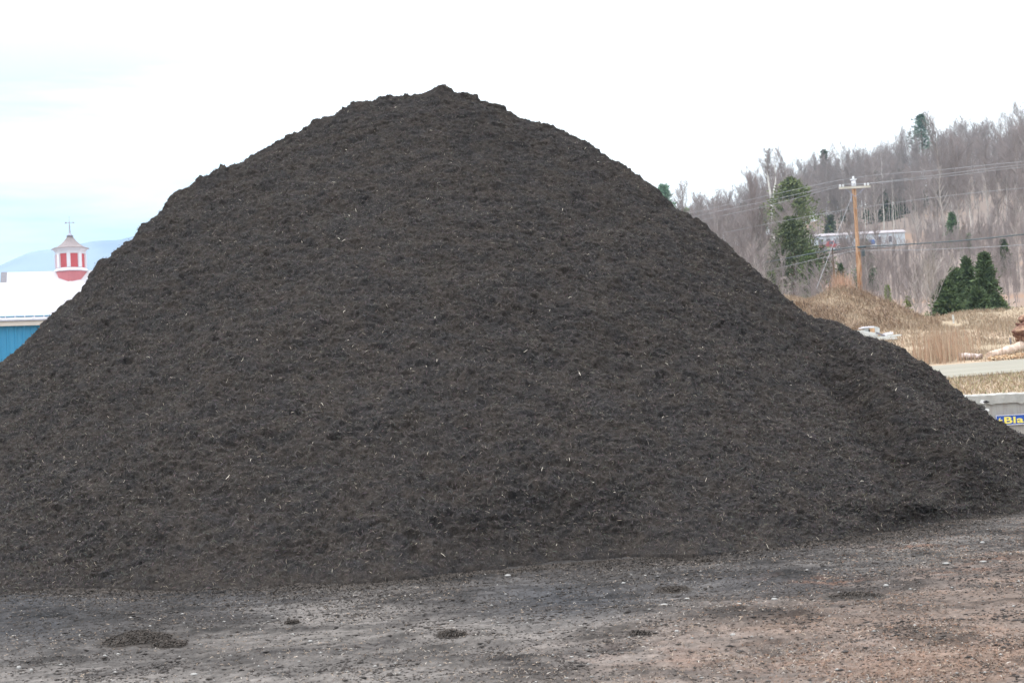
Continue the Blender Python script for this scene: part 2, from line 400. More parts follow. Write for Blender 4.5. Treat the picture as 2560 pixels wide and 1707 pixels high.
# bilinear height of the fine yard for things that lie on it
iy0 = np.searchsorted(gy, 7.0)
def yard_z(x, y):
    i = np.clip(np.searchsorted(gx, x) - 1, 0, nx - 2); j = np.clip(np.searchsorted(gy, y) - 1, 0, ny - 2)
    u = (x - gx[i]) / (gx[i + 1] - gx[i]); v = (y - gy[j]) / (gy[j + 1] - gy[j])
    return (Z[j, i] * (1 - u) + Z[j, i + 1] * u) * (1 - v) + (Z[j + 1, i] * (1 - u) + Z[j + 1, i + 1] * u) * v

# ------------------------------------------------------------ the mulch pile
SIL = [(-900, 1290), (-500, 1130), (-200, 1005), (0, 910), (59, 864), (126, 789), (161, 757), (201, 728), (233, 682), (243, 663), (249, 647), (272, 641), (289, 623), (332, 596),
 (348, 575), (354, 564), (372, 553), (400, 529), (412, 517), (423, 500), (442, 484), (455, 478), (474, 471), (498, 444), (505, 438), (522, 438), (546, 424), (553, 413), (562, 412), (567, 418),
 (600, 405), (650, 372), (700, 348), (745, 332), (789, 303), (834, 286), (870, 269), (879, 259), (892, 257), (932, 254), (953, 244), (974, 239), (1006, 239), (1017, 234), (1027, 236),
 (1066, 233), (1084, 223), (1100, 219), (1108, 212), (1117, 219), (1146, 232), (1173, 236), (1191, 238), (1200, 250), (1230, 256), (1256, 266), (1271, 278), (1295, 290), (1325, 299),
 (1349, 309), (1384, 317), (1400, 326), (1464, 354), (1524, 397), (1589, 435), (1640, 470), (1664, 499), (1691, 519), (1720, 536), (1732, 548), (1759, 557), (1776, 577), (1797, 596),
 (1824, 618), (1860, 656), (1872, 662), (1901, 685), (1925, 705), (1952, 730), (1976, 756), (1993, 771), (2013, 780), (2037, 797), (2056, 800), (2084, 807), (2121, 818), (2131, 826),
 (2166, 842), (2207, 850), (2221, 860), (2250, 870), (2280, 889), (2296, 899), (2312, 905), (2324, 918), (2342, 930), (2361, 953), (2374, 967), (2400, 990), (2418, 1001), (2464, 1029),
 (2475, 1040), (2514, 1063), (2521, 1074), (2540, 1081), (2560, 1095), (2700, 1160), (2900, 1215), (3100, 1225), (3300, 1200)]
BAS = [(-900, 1330), (-600, 1405), (-300, 1455), (0, 1478), (540, 1473), (900, 1458), (1280, 1428), (1500, 1405), (1700, 1388), (2000, 1362), (2200, 1340), (2350, 1312), (2560, 1275), (2800, 1235), (3100, 1232), (3300, 1205)]
sr = np.array([ray(*p) for p in SIL]); br = np.array([ray(*p) for p in BAS])
a_lo, a_hi = sr[0, 0] + .02, sr[-1, 0] - .02
NA, NT, NB = 1500, 620, 90
aa = np.linspace(a_lo, a_hi, NA)
e_s = np.interp(aa, sr[:, 0], sr[:, 2])
Db = CZ / -np.interp(aa, br[:, 0], br[:, 2])
Dj = 0.45 * fbm(aa * 15 / 1.1, aa * 0 + 3.3, 7, 2) + 0.05 * fbm(aa * 15 / .16, aa * 0 + 1.3, 8, 3)
Dr = 22.4 - 14 * np.clip(np.abs(aa + .05) - .06, 0, 1) ** 1.25
Dr = np.maximum(Dr, Db + 0.6)
zr = np.maximum(CZ + e_s * Dr, 0.02)
t = np.linspace(0, 1, NT)[:, None] ** 0.95
g = t + 0.05 * np.sin(math.pi * t) * (1 - 2 * t)          # slight toe
Dy = Db + (Dr - Db) * t + Dj * (1 - sstep(0, .14, t))
kern = np.exp(-(np.arange(-60, 61) / 22.0) ** 2 / 2); kern /= kern.sum()
zs = np.convolve(np.pad(zr, 60, mode='edge'), kern, mode='valid')
wcr = sstep(.90, 1.0, t)
z0 = zs * g * (1 - wcr) + zr * g * wcr
# behind the crest
tb = np.linspace(0, 1, NB + 1)[1:, None]
run = zr / 0.78 + 0.8
Dyb = Dr + run * tb
zb = (zr + (zs - zr) * sstep(0, .12, tb)) * (1 - tb * (0.35 + 0.65 * tb))
A2 = np.broadcast_to(aa, (NT + NB, NA))
DY = np.concatenate([Dy, Dyb]); Z0 = np.concatenate([z0, zb])
front = np.concatenate([np.ones((NT, 1)), np.zeros((NB, 1))]) * np.ones((1, NA))
tt = np.concatenate([t * np.ones((1, NA)), 1 + tb * np.ones((1, NA))])
PX_, PY_ = proj(A2 * DY, DY, Z0)
wmid = np.clip(np.sin(math.pi * np.clip(tt, 0, 1)), 0, 1) ** 0.7
XX = A2 * DY
# broad shapes: falls towards the camera side, gullies and ribs
def seg_d(pts, wdt):
    best = np.full(PX_.shape, 1e9); side = np.zeros(PX_.shape)
    for (x0, y0), (x1, y1) in zip(pts[:-1], pts[1:]):
        dx, dy = x1 - x0, y1 - y0; L = dx * dx + dy * dy
        u = np.clip(((PX_ - x0) * dx + (PY_ - y0) * dy) / L, 0, 1)
        ex, ey = PX_ - x0 - u * dx, PY_ - y0 - u * dy
        d = np.hypot(ex, ey); s_ = np.sign(ex * dy - ey * dx)
        k = d < best; best = np.where(k, d, best); side = np.where(k, s_, side)
    return best * side / wdt
wob = 18 * fbm(PX_ / 90, PY_ / 90, 3, 3)
gl = seg_d([(1990, 775), (2060, 860), (2120, 960), (2190, 1060), (2280, 1150), (2360, 1240), (2440, 1290)], 1.0) + wob
gl2 = seg_d([(1340, 430), (1420, 480), (1560, 600), (1700, 760), (1830, 900)], 1.0) + wob
gl3 = seg_d([(560, 520), (480, 700), (420, 900), (300, 1150)], 1.0) + wob
gl4 = seg_d([(2160, 880), (2290, 960), (2400, 1090), (2520, 1200)], 1.0) + wob
f1 = (1 - sstep(1150, 1290, PY_)) * sstep(770, 880, PY_); f2 = sstep(430, 560, PY_) * (1 - sstep(780, 900, PY_))
big = (f1 * (-0.40 * np.exp(-(gl / 42) ** 2) + 0.28 * np.exp(-((gl - 80) / 50) ** 2)) + f2 * (- 0.08 * np.exp(-(gl2 / 70) ** 2) + 0.08 * np.exp(-((gl2 - 90) / 60) ** 2))
       - 0.07 * np.exp(-(gl3 / 80) ** 2) - 0.09 * np.exp(-(gl4 / 35) ** 2))
big = big + 0.16 * fbm(XX / 2.4, DY / 1.7, 101, 3)
DYd = DY; Zd = Z0
Pp = np.stack([XX, DYd, Zd], -1)
du = np.gradient(Pp, axis=1); dv = np.gradient(Pp, axis=0)
N = np.cross(du, dv); N /= np.maximum(np.linalg.norm(N, axis=-1, keepdims=True), 1e-9)
N = np.where(N[..., 2:3] < 0, -N, N)
k_ = np.ones((NT + NB, NA))
S_ = np.cumsum(np.linalg.norm(np.diff(Pp, axis=0, prepend=Pp[:1]), axis=-1), axis=0)
Pp = Pp + N * (big * wmid * sstep(0, .06, tt))[..., None]
du = np.gradient(Pp, axis=1); dv = np.gradient(Pp, axis=0)
N = np.cross(du, dv); N /= np.maximum(np.linalg.norm(N, axis=-1, keepdims=True), 1e-9)
N = np.where(N[..., 2:3] < 0, -N, N)
warp = np.stack([fbm3(Pp, (.5, .5, .5), 111, 2), fbm3(Pp, (.5, .5, .5), 116, 2), fbm3(Pp, (.5, .5, .5), 121, 2)], -1)
Q = Pp + 0.10 * warp
Q[..., 0] += 0.22 * Q[..., 2]
c1 = fbm3(Q, (.55, .50, .34), 131, 3)
c2 = fbm3(Q, (.19, .17, .11), 141, 3)
c3 = 1 - 2 * np.abs(fbm3(Q, (.16, .15, .10), 151, 2))
c4 = fbm3(Q, (.050, .045, .034), 161, 2)
c5 = vn3(Q[..., 0] / .021, Q[..., 1] / .02, Q[..., 2] / .016, 171)
dens = 0.6 + 0.4 * sstep(-.3, .4, fbm3(Pp, (1.2, 1.2, 1.0), 181, 2))
pits = -np.clip(c2 - .34, 0, 1) * 0.30 * dens
small = 0.062 * c1 + 0.058 * c2 * dens + 0.028 * c3 + 0.026 * c4 + 0.015 * c5 + pits
toe = sstep(0, .06, tt)
crest = 1 - 0.2 * np.exp(-((tt - 1) / .05) ** 2)
disp = small * crest * (0.35 + 0.65 * toe)
Pp = Pp + N * disp[..., None]
# the foot frays out into the yard
Pp[0, :, 2] -= 0.12
Pp[..., 2] = np.where(tt > 1.97, Pp[..., 2] - .15, Pp[..., 2])
cn = fbm3(Q, (.22, .22, .14), 191, 3, .6); cf = fbm3(Q, (.028, .028, .022), 195, 2)
brown = np.array([0.043, 0.036, 0.032]); char = np.array([0.033, 0.030, 0.030])
PC = lerp(np.broadcast_to(brown, cn.shape + (3,)), char, np.clip(.5 + cn * 1.6, 0, 1)) * (1 + .55 * cf)[..., None]
PC = np.clip(PC, .008, 1)
npy, npx = XX.shape
idx = np.arange(npx * npy).reshape(npy, npx)
Fp = np.stack([idx[:-1, :-1], idx[:-1, 1:], idx[1:, 1:], idx[1:, :-1]], -1).reshape(-1, 4)
pile = empty('mulch_pile', (0, 18, 0), 'huge dark brown pile of shredded bark mulch on the yard', 'mulch pile')
sh = np.array([0, 18, 0])
link('mulch', raw_mesh('mulch', Pp.reshape(-1, 3) - sh, Fp, 4, PC.reshape(-1, 3), True), M['mulch'], pile)

def slivers(base, nrm, ln, wd, lift, tilt, colors):
    """thin tapered shreds lying on a surface; each is a bent strip of two quads"""
    n = len(base)
    r = rng.normal(size=(n, 3)); tan_ = r - (r * nrm).sum(-1, keepdims=True) * nrm
    tan_ /= np.linalg.norm(tan_, axis=-1, keepdims=True)
    tan_ = tan_ + nrm * rng.uniform(-.1, 1, n)[:, None] * tilt; tan_ /= np.linalg.norm(tan_, axis=-1, keepdims=True)
    side = np.cross(tan_, nrm); side /= np.linalg.norm(side, axis=-1, keepdims=True)
    side = side + nrm * rng.uniform(-.8, .8, n)[:, None]; side /= np.linalg.norm(side, axis=-1, keepdims=True)
    b = base + nrm * lift
    bend = nrm * (ln * rng.uniform(-.05, .25, n))[:, None] + side * (ln * rng.uniform(-.15, .15, n))[:, None]
    L2 = tan_ * ln[:, None] / 2; S2 = side * wd[:, None] / 2
    V = np.stack([b - L2 - S2 * .6, b - L2 + S2 * .6, b + bend + S2, b + bend - S2, b + L2 + S2 * .4, b + L2 - S2 * .4], 1)
    q = np.array([[0, 1, 2, 3], [3, 2, 4, 5]])
    Fs = (np.arange(n)[:, None, None] * 6 + q[None]).reshape(-1, 4)
    return V.reshape(-1, 3), Fs, np.repeat(colors, 2, axis=0)
NF = 260000
fi = rng.integers(2, NT + 12, NF); fj = rng.integers(0, NA - 1, NF)
fb = Pp[fi, fj] + rng.normal(0, .008, (NF, 3))
dsp = np.gradient(Pp, axis=1), np.gradient(Pp, axis=0)
N2 = np.cross(dsp[0], dsp[1]); N2 /= np.maximum(np.linalg.norm(N2, axis=-1, keepdims=True), 1e-9)
N2 = np.where((N2 * N).sum(-1, keepdims=True) < 0, -N2, N2)
fn = N2[fi, fj] + N[fi, fj]; fn /= np.linalg.norm(fn, axis=-1, keepdims=True)
ln = rng.uniform(.018, .06, NF); wd = rng.uniform(.004, .010, NF)
tone = rng.uniform(0.35, 2.3, NF)
fc = np.array([0.044, 0.038, 0.035])[None] * tone[:, None] * (1 + rng.normal(0, .08, (NF, 3)))
lt = rng.random(NF) < 0.038
fc[lt] = np.array([0.24, 0.205, 0.165])[None] * rng.uniform(.5, 1.8, lt.sum())[:, None]
wd[lt] = rng.uniform(.0025, .005, lt.sum())
vl = rng.random(NF) < 0.0012
fc[vl] = np.array([0.50, 0.45, 0.38]); wd[vl] = rng.uniform(.005, .010, vl.sum()); ln[vl] = rng.uniform(.03, .07, vl.sum())
V, Fs, cc = slivers(fb, fn, ln, wd, 0.005, 0.9, np.clip(fc, .01, .9))
fo = link('bark_shreds', raw_mesh('bark_shreds', V - sh, Fs, 4, cc), M['fibre'], pile); fo['kind'] = 'stuff'

# ------------------------------------------------------------ crumbs and chips strewn on the yard
def rand_yard(n, pw=1.0):
    d = 7.6 * (16.8 / 7.6) ** (rng.random(n) ** pw); a = rng.uniform(-.42, .42, n)
    return a * d, d
NC = 60000
cx_, cy_ = rand_yard(NC * 3)
keep = rng.random(NC * 3) < np.clip(.12 + 1.6 * np.clip(fbm((cx_ * math.cos(ang) + cy_ * math.sin(ang)) / .45, (-cx_ * math.sin(ang) + cy_ * math.cos(ang)) / .38, 41, 4, .62) - .02, 0, 1) + .5 * sstep(2, 0, (cy_ - 12.5) * -1) , 0, 1)
cx_, cy_ = cx_[keep][:NC], cy_[keep][:NC]; nC = len(cx_)
cz_ = yard_z(cx_, cy_)
oct_v = np.array([[1, 0, 0], [-1, 0, 0], [0, 1, 0], [0, -1, 0], [0, 0, 1], [0, 0, -1]], float)
oct_f = np.array([[0, 2, 4], [2, 1, 4], [1, 3, 4], [3, 0, 4], [2, 0, 5], [1, 2, 5], [3, 1, 5], [0, 3, 5]])
sz = rng.uniform(.002, .007, nC) * np.where(rng.random(nC) < .05, 2.2, 1)
V = oct_v[None] * (sz[:, None, None] * rng.uniform(.5, 1.4, (nC, 6, 1))) * np.array([1.9, 1.3, .6])
V += rng.normal(0, 1, (nC, 6, 3)) * sz[:, None, None] * .2
V += np.stack([cx_, cy_, cz_ + sz * .3], -1)[:, None]
cc = np.repeat(np.array([0.046, 0.040, 0.037])[None] * rng.uniform(.6, 1.9, nC)[:, None], 8, axis=0)
tag(link('soil_crumbs', raw_mesh('soil_crumbs', V.reshape(-1, 3), (np.arange(nC)[:, None, None] * 6 + oct_f).reshape(-1, 3), 3, cc), M['chips']),
    'dark crumbs of soil and mulch strewn over the yard', 'soil', kind='stuff')
NS = 170000
px_, py_ = rand_yard(NS)
pu, pv = proj(px_, py_, np.zeros(NS))
wgt = .25 + .75 * sstep(1350, 2300, pu + 1.8 * (pv - 1500)); kp = rng.random(NS) < wgt * np.clip(.6 + fbm(px_ / .6, py_ / .6, 201, 3) * 1.3, .08, 1)
px_, py_, pu, pv = px_[kp], py_[kp], pu[kp], pv[kp]; n_ = len(px_)
bs = np.stack([px_, py_, yard_z(px_, py_)], -1)
up = np.tile([0., 0., 1.], (n_, 1)) + rng.normal(0, .25, (n_, 3)); up /= np.linalg.norm(up, axis=-1, keepdims=True)
pal = np.array([[.34, .26, .20], [.45, .36, .28], [.26, .16, .115], [.31, .19, .13], [.16, .12, .10], [.10, .08, .075], [.55, .50, .45]])
red_w = sstep(1500, 2400, pu + 1.5 * (pv - 1500))
ch = np.where(rng.random(n_) < red_w * .45, rng.integers(2, 4, n_), np.array([0, 4, 5, 5, 4, 0, 1, 6])[rng.integers(0, 8, n_)])
V, Fs, cc = slivers(bs, up, rng.uniform(.008, .036, n_), rng.uniform(.002, .007, n_), 0.004, .25, pal[ch] * rng.uniform(.4, .95, n_)[:, None])
tag(link('wood_chips', raw_mesh('wood_chips', V, Fs, 4, cc), M['chips']), 'scattered shreds and small wood chips, reddish towards the right of the yard', 'wood chips', kind='stuff')
NP = 700
sx1, sy1 = rand_yard(NP); pz = yard_z(sx1, sy1); sz = rng.uniform(.004, .012, NP)
V = oct_v[None] * (sz[:, None, None] * rng.uniform(.7, 1.3, (NP, 6, 1))) * np.array([1.6, 1.2, .7]) + np.stack([sx1, sy1, pz + sz * .3], -1)[:, None]
cc = np.repeat(np.array([.26, .25, .24])[None] * rng.uniform(.4, 1.5, NP)[:, None], 8, axis=0)
tag(link('gravel', raw_mesh('gravel', V.reshape(-1, 3), (np.arange(NP)[:, None, None] * 6 + oct_f).reshape(-1, 3), 3, cc), M['chips']), 'fine pale gravel scattered over the dirt yard', 'gravel', kind='stuff')

def pebble(px, py, w, h, label, name='stone', matn='stone'):
    v = ray(px, py); D = CZ / -v[2]; x, y = v[0] * D, D
    z = float(yard_z(np.array([x]), np.array([y]))[0])
    wm = w / F * D / 2
    mb = MB(); prof = []
    rr = random.Random(int(px * 7 + py))
    vs, fs = [], []
    nS, nR = 10, 6
    for i in range(nR + 1):
        ph = math.pi * i / nR
        for k in range(nS):
            an = 2 * math.pi * k / nS; q = 1 + rr.uniform(-.14, .14)
            vs.append((wm * math.sin(ph) * math.cos(an) * q, wm * .7 * math.sin(ph) * math.sin(an) * q, h / F * D * .5 * math.cos(ph) * (1 + rr.uniform(-.1, .1))))
    for i in range(nR):
        for k in range(nS):
            fs.append((i * nS + k, (i + 1) * nS + k, (i + 1) * nS + (k + 1) % nS, i * nS + (k + 1) % nS))
    mb.add(vs, fs)
    o = mb.build(name, M[matn], None, True); o.location = (x, y, z + h / F * D * .3); o.rotation_euler = (0, 0, rr.uniform(-.3, .3))
    return tag(o, label, name.replace('_', ' '), 'pale stones on the yard')
for a_ in [(1660, 1517, 21, 8, 'largest flat white stone right of centre on the bare yard'),
           (1718, 1502, 14, 6, 'small white stone just right of and behind the largest flat one'),
           (1936, 1502, 16, 6, 'thin white stone at the back edge of the dark churned strip'),
           (1559, 1465, 11, 5, 'small pale stone between pile foot and largest flat stone'),
           (1692, 1582, 12, 8, 'grey rounded pebble beside an orange chip patch'),
           (1833, 1592, 14, 8, 'pale pinkish stone in front of the dark churned strip'),
           (2456, 1356, 12, 6, 'small white stone near the right edge by the pile foot'),
           (2365, 1411, 18, 6, 'long flat pale stone left of its neighbour at right'),
           (2458, 1407, 18, 6, 'long flat pale stone beside the rusty soil at right'),
           (47, 1671, 13, 11, 'rounded pale stone near the bottom left corner'),
           (78, 1675, 9, 8, 'small pale pebble next to the rounded corner stone'),
           (485, 1682, 19, 6, 'flat white stone low on the left of the yard'),
           (262, 1638, 10, 6, 'pale pebble in front of the mulch clump at left'),
           (175, 1492, 14, 5, 'pale sliver of stone by the pile foot at left'),
           (1270, 1384 + 60, 16, 6, 'pale stone lying against the foot of the pile'),
           (2215, 1464, 14, 8, 'grey-white pebble left of the rusty soil patches'),
           (776, 1600, 12, 7, 'white pebble on light soil left of centre'),
           (1128, 1550, 12, 5, 'small bright pebble on grey soil near centre')]:
    pebble(*a_)
# loose clods: fuzzy dark lumps of mulch in the yard
def clump(px, py, w, h, label, n=900):
    v = ray(px, py); D = CZ / -v[2]; x, y = v[0] * D, D
    wm = w / F * D / 2 * 1.25; hm = h / F * D * 0.32; n = int(n * 1.6)
    q = rng.normal(size=(n, 3)); q /= np.linalg.norm(q, axis=-1, keepdims=True); q[:, 2] = np.abs(q[:, 2])
    b = q * np.array([wm, wm * .8, hm]) * rng.uniform(.6, 1.0, n)[:, None]
    b[:, :2] = np.clip(rng.normal(0, .42, (n, 2)), -.85, .85) * np.array([wm, wm * .9])
    rr_ = np.hypot(b[:, 0] / wm, b[:, 1] / wm / .9)
    b[:, 2] = hm * np.exp(-(rr_ * 1.3) ** 2) * (.8 + .4 * fbm(b[:, 0] / .08, b[:, 1] / .08, int(px), 2)) + np.abs(rng.normal(0, .006, n))
    q = q * .6 + np.array([0, 0, .6]); q /= np.linalg.norm(q, axis=-1, keepdims=True)
    V, Fs, cc = slivers(b, q, rng.uniform(.015, .045, n), rng.uniform(.003, .008, n), .003, .35, np.array([[.050, .042, .037]]) * rng.uniform(.5, 2.0, n)[:, None])
    th_ = np.linspace(0, 2 * math.pi, 28, endpoint=False); rd_ = np.linspace(0.02, 1.25, 12)
    gx_ = rd_[:, None] * np.cos(th_) * wm * (1 + .12 * np.sin(3 * th_ + px)); gy_ = rd_[:, None] * np.sin(th_) * wm * .9
    gz_ = hm * np.exp(-(rd_[:, None] * 1.3) ** 2) * (.85 + .4 * fbm(gx_ / .08, gy_ / .08, int(px), 2)); gz_[-1] = -.015; gz_[0] = gz_[1].mean()
    ii = np.arange(12 * 28).reshape(12, 28); i2 = np.roll(ii, -1, axis=1)
    dq_ = np.stack([ii[:-1], ii[1:], i2[1:], i2[:-1]], -1).reshape(-1, 4)
    nv = len(V); V = np.concatenate([V, np.stack([gx_, gy_, gz_], -1).reshape(-1, 3)])
    V[:, 2] += yard_z(x + V[:, 0], y + V[:, 1]) - float(yard_z(np.array([x]), np.array([y]))[0]); Fs = np.concatenate([Fs, dq_ + nv])
    cc = np.concatenate([cc, np.tile([.044, .037, .033], (len(dq_), 1))])
    o = link('mulch_clump', raw_mesh('mulch_clump', V, Fs, 4, cc), M['fibre'])
    o.location = (x, y, float(yard_z(np.array([x]), np.array([y]))[0]))
    tag(o, label, 'mulch clump', 'clumps of mulch lying loose on the yard')
clump(345, 1604, 140, 34, 'widest fuzzy brown mulch clump on the left of the yard', 3000)
clump(425, 1612, 70, 22, 'low mulch clump touching the right side of the widest one', 900)
clump(730, 1558, 30, 14, 'small dark mulch clump on light soil left of centre', 400)
clump(534, 1474, 30, 14, 'dark mulch lump at the very foot of the pile, left half', 400)
clump(1765, 1402, 42, 18, 'rounded dark mulch lump at the pile foot, right half', 500)
clump(2350, 1296, 60, 22, 'dark mulch lump by the pile foot near the right edge', 900)
clump(1600, 1590, 46, 14, 'small dark mulch clump left of the grey rounded pebble', 400)
clump(1130, 1590, 60, 16, 'ragged dark mulch clump near the centre of the yard', 500)
clump(1680, 1470, 70, 14, 'flat dark mulch clump behind the largest flat white stone', 500)
clump(2140, 1495, 120, 20, 'long flat dark mulch clump right of the churned strip', 900)

NA2 = 42000
sa = rng.uniform(-.40, .40, NA2); dist = rng.exponential(.30, NA2) * (.5 + 1.2 * sstep(-.4, .5, fbm(sa * 14, sa * 0 + 2, 77, 3)))
sdp = np.interp(sa, aa, Db) - dist + .15; bs = np.stack([sa * sdp, sdp, yard_z(sa * sdp, sdp)], -1)
up = np.tile([0., 0., 1.], (NA2, 1)) + rng.normal(0, .35, (NA2, 3)); up /= np.linalg.norm(up, axis=-1, keepdims=True)
V, Fs, cc = slivers(bs, up, rng.uniform(.015, .05, NA2), rng.uniform(.004, .011, NA2), .006, .5, np.array([[.052, .044, .039]]) * rng.uniform(.5, 2.0, NA2)[:, None])
tag(link('mulch_spill', raw_mesh('mulch_spill', V, Fs, 4, cc), M['fibre']), 'ragged apron of loose shreds along the foot of the mulch pile', 'mulch', kind='stuff')

# ------------------------------------------------------------ dry grass
def blades(x, y, h, w, lean, colors, zoff=0.0, root=None):
    n = len(x); z = T(x, y) + zoff
    an = rng.uniform(0, 2 * math.pi, n); d = np.stack([np.cos(an), np.sin(an) * .6, np.zeros(n)], -1)
    s = np.stack([-np.sin(an), np.cos(an), np.zeros(n)], -1); s[:, 0] = np.abs(s[:, 0]) + .5; s /= np.linalg.norm(s, axis=-1, keepdims=True)
    b = np.stack([x, y, z - .03], -1); upv = np.array([0, 0, 1.0])
    m1 = b + upv * (h * .55)[:, None] + d * (h * lean * .35)[:, None]
    tp = b + upv * (h * (1 - .35 * lean))[:, None] + d * (h * lean)[:, None]
    S = s * w[:, None] / 2
    V = np.stack([b - S, b + S, m1 + S * .8, m1 - S * .8, tp + S * .15, tp - S * .15], 1)
    q = np.array([[0, 1, 2, 3], [3, 2, 4, 5]])
    Fs = (np.arange(n)[:, None, None] * 6 + q[None]).reshape(-1, 4)
    return V.reshape(-1, 3), Fs, np.repeat(colors, 2, axis=0)
def field(n, a0, a1, d0, d1): 
    a = rng.uniform(a0, a1, n); D = np.sqrt(rng.uniform(d0 ** 2, d1 ** 2, n)); return a * D, D
tanp = np.array([[.58, .45, .33], [.52, .39, .28], [.64, .53, .40], [.44, .33, .25], [.46, .38, .29]]) * .68
def grass_obj(name, x, y, h, w, lean, pal_, label, cat='dry grass'):
    n = len(x); c = pal_[rng.integers(0, len(pal_), n)] * rng.uniform(.75, 1.2, n)[:, None]
    V, Fs, cc = blades(x, y, h, w, lean, c)
    return tag(link(name, raw_mesh(name, V, Fs, 4, cc), M['grass']), label, cat, kind='stuff')
x, y = field(92000, .14, .46, 43.8, 88); k = (fbm(x / 2.2, y / 2.2, 301, 3) > -.35); x, y = x[k], y[k]
hh = rng.uniform(.08, .30, len(x)) * (.6 + .6 * sstep(-.4, .4, fbm(x / 4, y / 4, 305, 3)))
grass_obj('field_grass', x, y, hh, rng.uniform(.012, .03, len(x)), rng.uniform(.1, .8, len(x)), tanp, 'dry tan grass covering the field beyond the road', 'dry grass')
x, y = field(28000, .10, .46, 30.5, 36.25)
grass_obj('verge_grass', x, y, rng.uniform(.03, .16, len(x)), rng.uniform(.008, .02, len(x)), rng.uniform(.2, .9, len(x)),
          np.array([[.42, .33, .22], [.36, .27, .19], [.30, .30, .17], [.50, .42, .32], [.33, .26, .22]]), 'short dead grass on the verge between concrete wall and road', 'dry grass')
# reddish standing reeds
a = np.concatenate([rng.normal(.300, .006, 380), rng.normal(.313, .009, 330), rng.normal(.306, .02, 200)]); D = rng.uniform(44.6, 50, 910); rng.shuffle(D); x, y = a * D, D
grass_obj('reeds', x, y, rng.uniform(.4, 1.15, len(x)), rng.uniform(.010, .020, len(x)), rng.uniform(.02, .22, len(x)),
          np.array([[.50, .31, .21], [.56, .38, .27], [.62, .49, .36], [.50, .38, .28]]) * .75, 'reddish dry reeds standing behind the far edge of the road', 'reeds')
# bramble on the mounds
x, y = field(60000, .165, .305, 62, 82); z = sum(np.exp(-((x / y - q[0]) / q[3] / 1.3) ** 2 / 2 - ((y - q[1]) / q[4] / 1.3) ** 2 / 2) for q in MOUNDS[:4])
k = rng.random(len(x)) < np.clip(z, 0, 1); x, y = x[k], y[k]
grass_obj('mound_brush', x, y, rng.uniform(.08, .42, len(x)) * (.5 + 1.1 * sstep(-.2, .5, fbm(x / 1.2, y / 1.8, 333, 3))), rng.uniform(.012, .026, len(x)), rng.uniform(.3, 2.2, len(x)),
          np.array([[.56, .42, .30], [.44, .33, .25], [.62, .49, .37], [.30, .22, .18], [.50, .35, .25]]) * .72, 'tangled brown bramble and dead grass on the earth mounds', 'bramble')
a = rng.normal(.238, .005, 420); D = rng.uniform(71, 74, 420)
grass_obj('mound_saplings', a * D, D, rng.uniform(.4, 1.3, 420), rng.uniform(.012, .02, 420), rng.uniform(.05, .6, 420),
          np.array([[.50, .30, .21], [.46, .33, .25]]), 'rust-brown brush sprouting on the mound top beside the utility pole', 'brush')

# ------------------------------------------------------------ road
na = 80; ax = np.linspace(-.20, .62, na); ds = np.linspace(36.0, 44.0, 14)
RX = ax[None] * ds[:, None]; RY = np.broadcast_to(ds[:, None], RX.shape); RZ = T(RX, RY) + .025
idx = np.arange(na * 14).reshape(14, na)
Fr = np.stack([idx[:-1, :-1], idx[:-1, 1:], idx[1:, 1:], idx[1:, :-1]], -1).reshape(-1, 4)
tag(link('road', raw_mesh('road', np.stack([RX, RY, RZ], -1).reshape(-1, 3), Fr, 4, None, True), M['road']), kind='structure')

# ------------------------------------------------------------ concrete wall and sign
WY = 29.95
wall = empty('concrete_wall', (12, WY, 0), 'weathered grey concrete retaining wall with a broken joint, behind the pile', 'concrete wall')
w0 = Vector((12, WY, 0))
jx = P(2463, 1040, WY).x
def slab(x0, x1):
    mb = MB(); n = max(2, int((x1 - x0) / .25)); 
    xs_ = [x0 + (x1 - x0) * i / n for i in range(n + 1)]
    vs = []; fs = []
    for x_ in xs_:
        for (yy, zz) in ((WY, -.3), (WY, 1.10), (WY + .34, 1.10), (WY + .34, -.3)):
            vs.append((x_, yy, zz))
    for i in range(n):
        for k in range(4):
            fs.append((i * 4 + k, i * 4 + (k + 1) % 4, (i + 1) * 4 + (k + 1) % 4, (i + 1) * 4 + k))
    fs.append((0, 1, 2, 3)[::-1]); fs.append(tuple(n * 4 + k for k in range(4)))
    return mb.add(vs, fs)
slab(1.0, jx - .02).build('wall_panel', M['concrete'], wall, off=w0)
slab(jx + .02, 24).build('wall_panel', M['concrete'], wall, off=w0)
cap = MB(); vs = []; fs = []; n = 300
rr = random.Random(5)
for i in range(n + 1):
    x_ = .9 + (24.1 - .9) * i / n; drip = rr.uniform(0, .035) + (.05 if rr.random() < .06 else 0)
    top = 1.30 + rr.uniform(-.008, .008) - .004 * (x_ - 11)
    for (yy, zz) in ((WY - .045, 1.10 - drip * .6), (WY - .05 + rr.uniform(-.01, .01), top - .03), (WY - .02, top), (WY + .38, top), (WY + .38, 1.102)): vs.append((x_, yy, zz))
for i in range(n):
    for k in range(5): fs.append((i * 5 + k, i * 5 + (k + 1) % 5, (i + 1) * 5 + (k + 1) % 5, (i + 1) * 5 + k))
fs.append((4, 3, 2, 1, 0)); fs.append(tuple(n * 5 + k for k in range(5)))
cap.add(vs, fs).build('wall_cap', M['concrete_cap'], wall, off=w0)
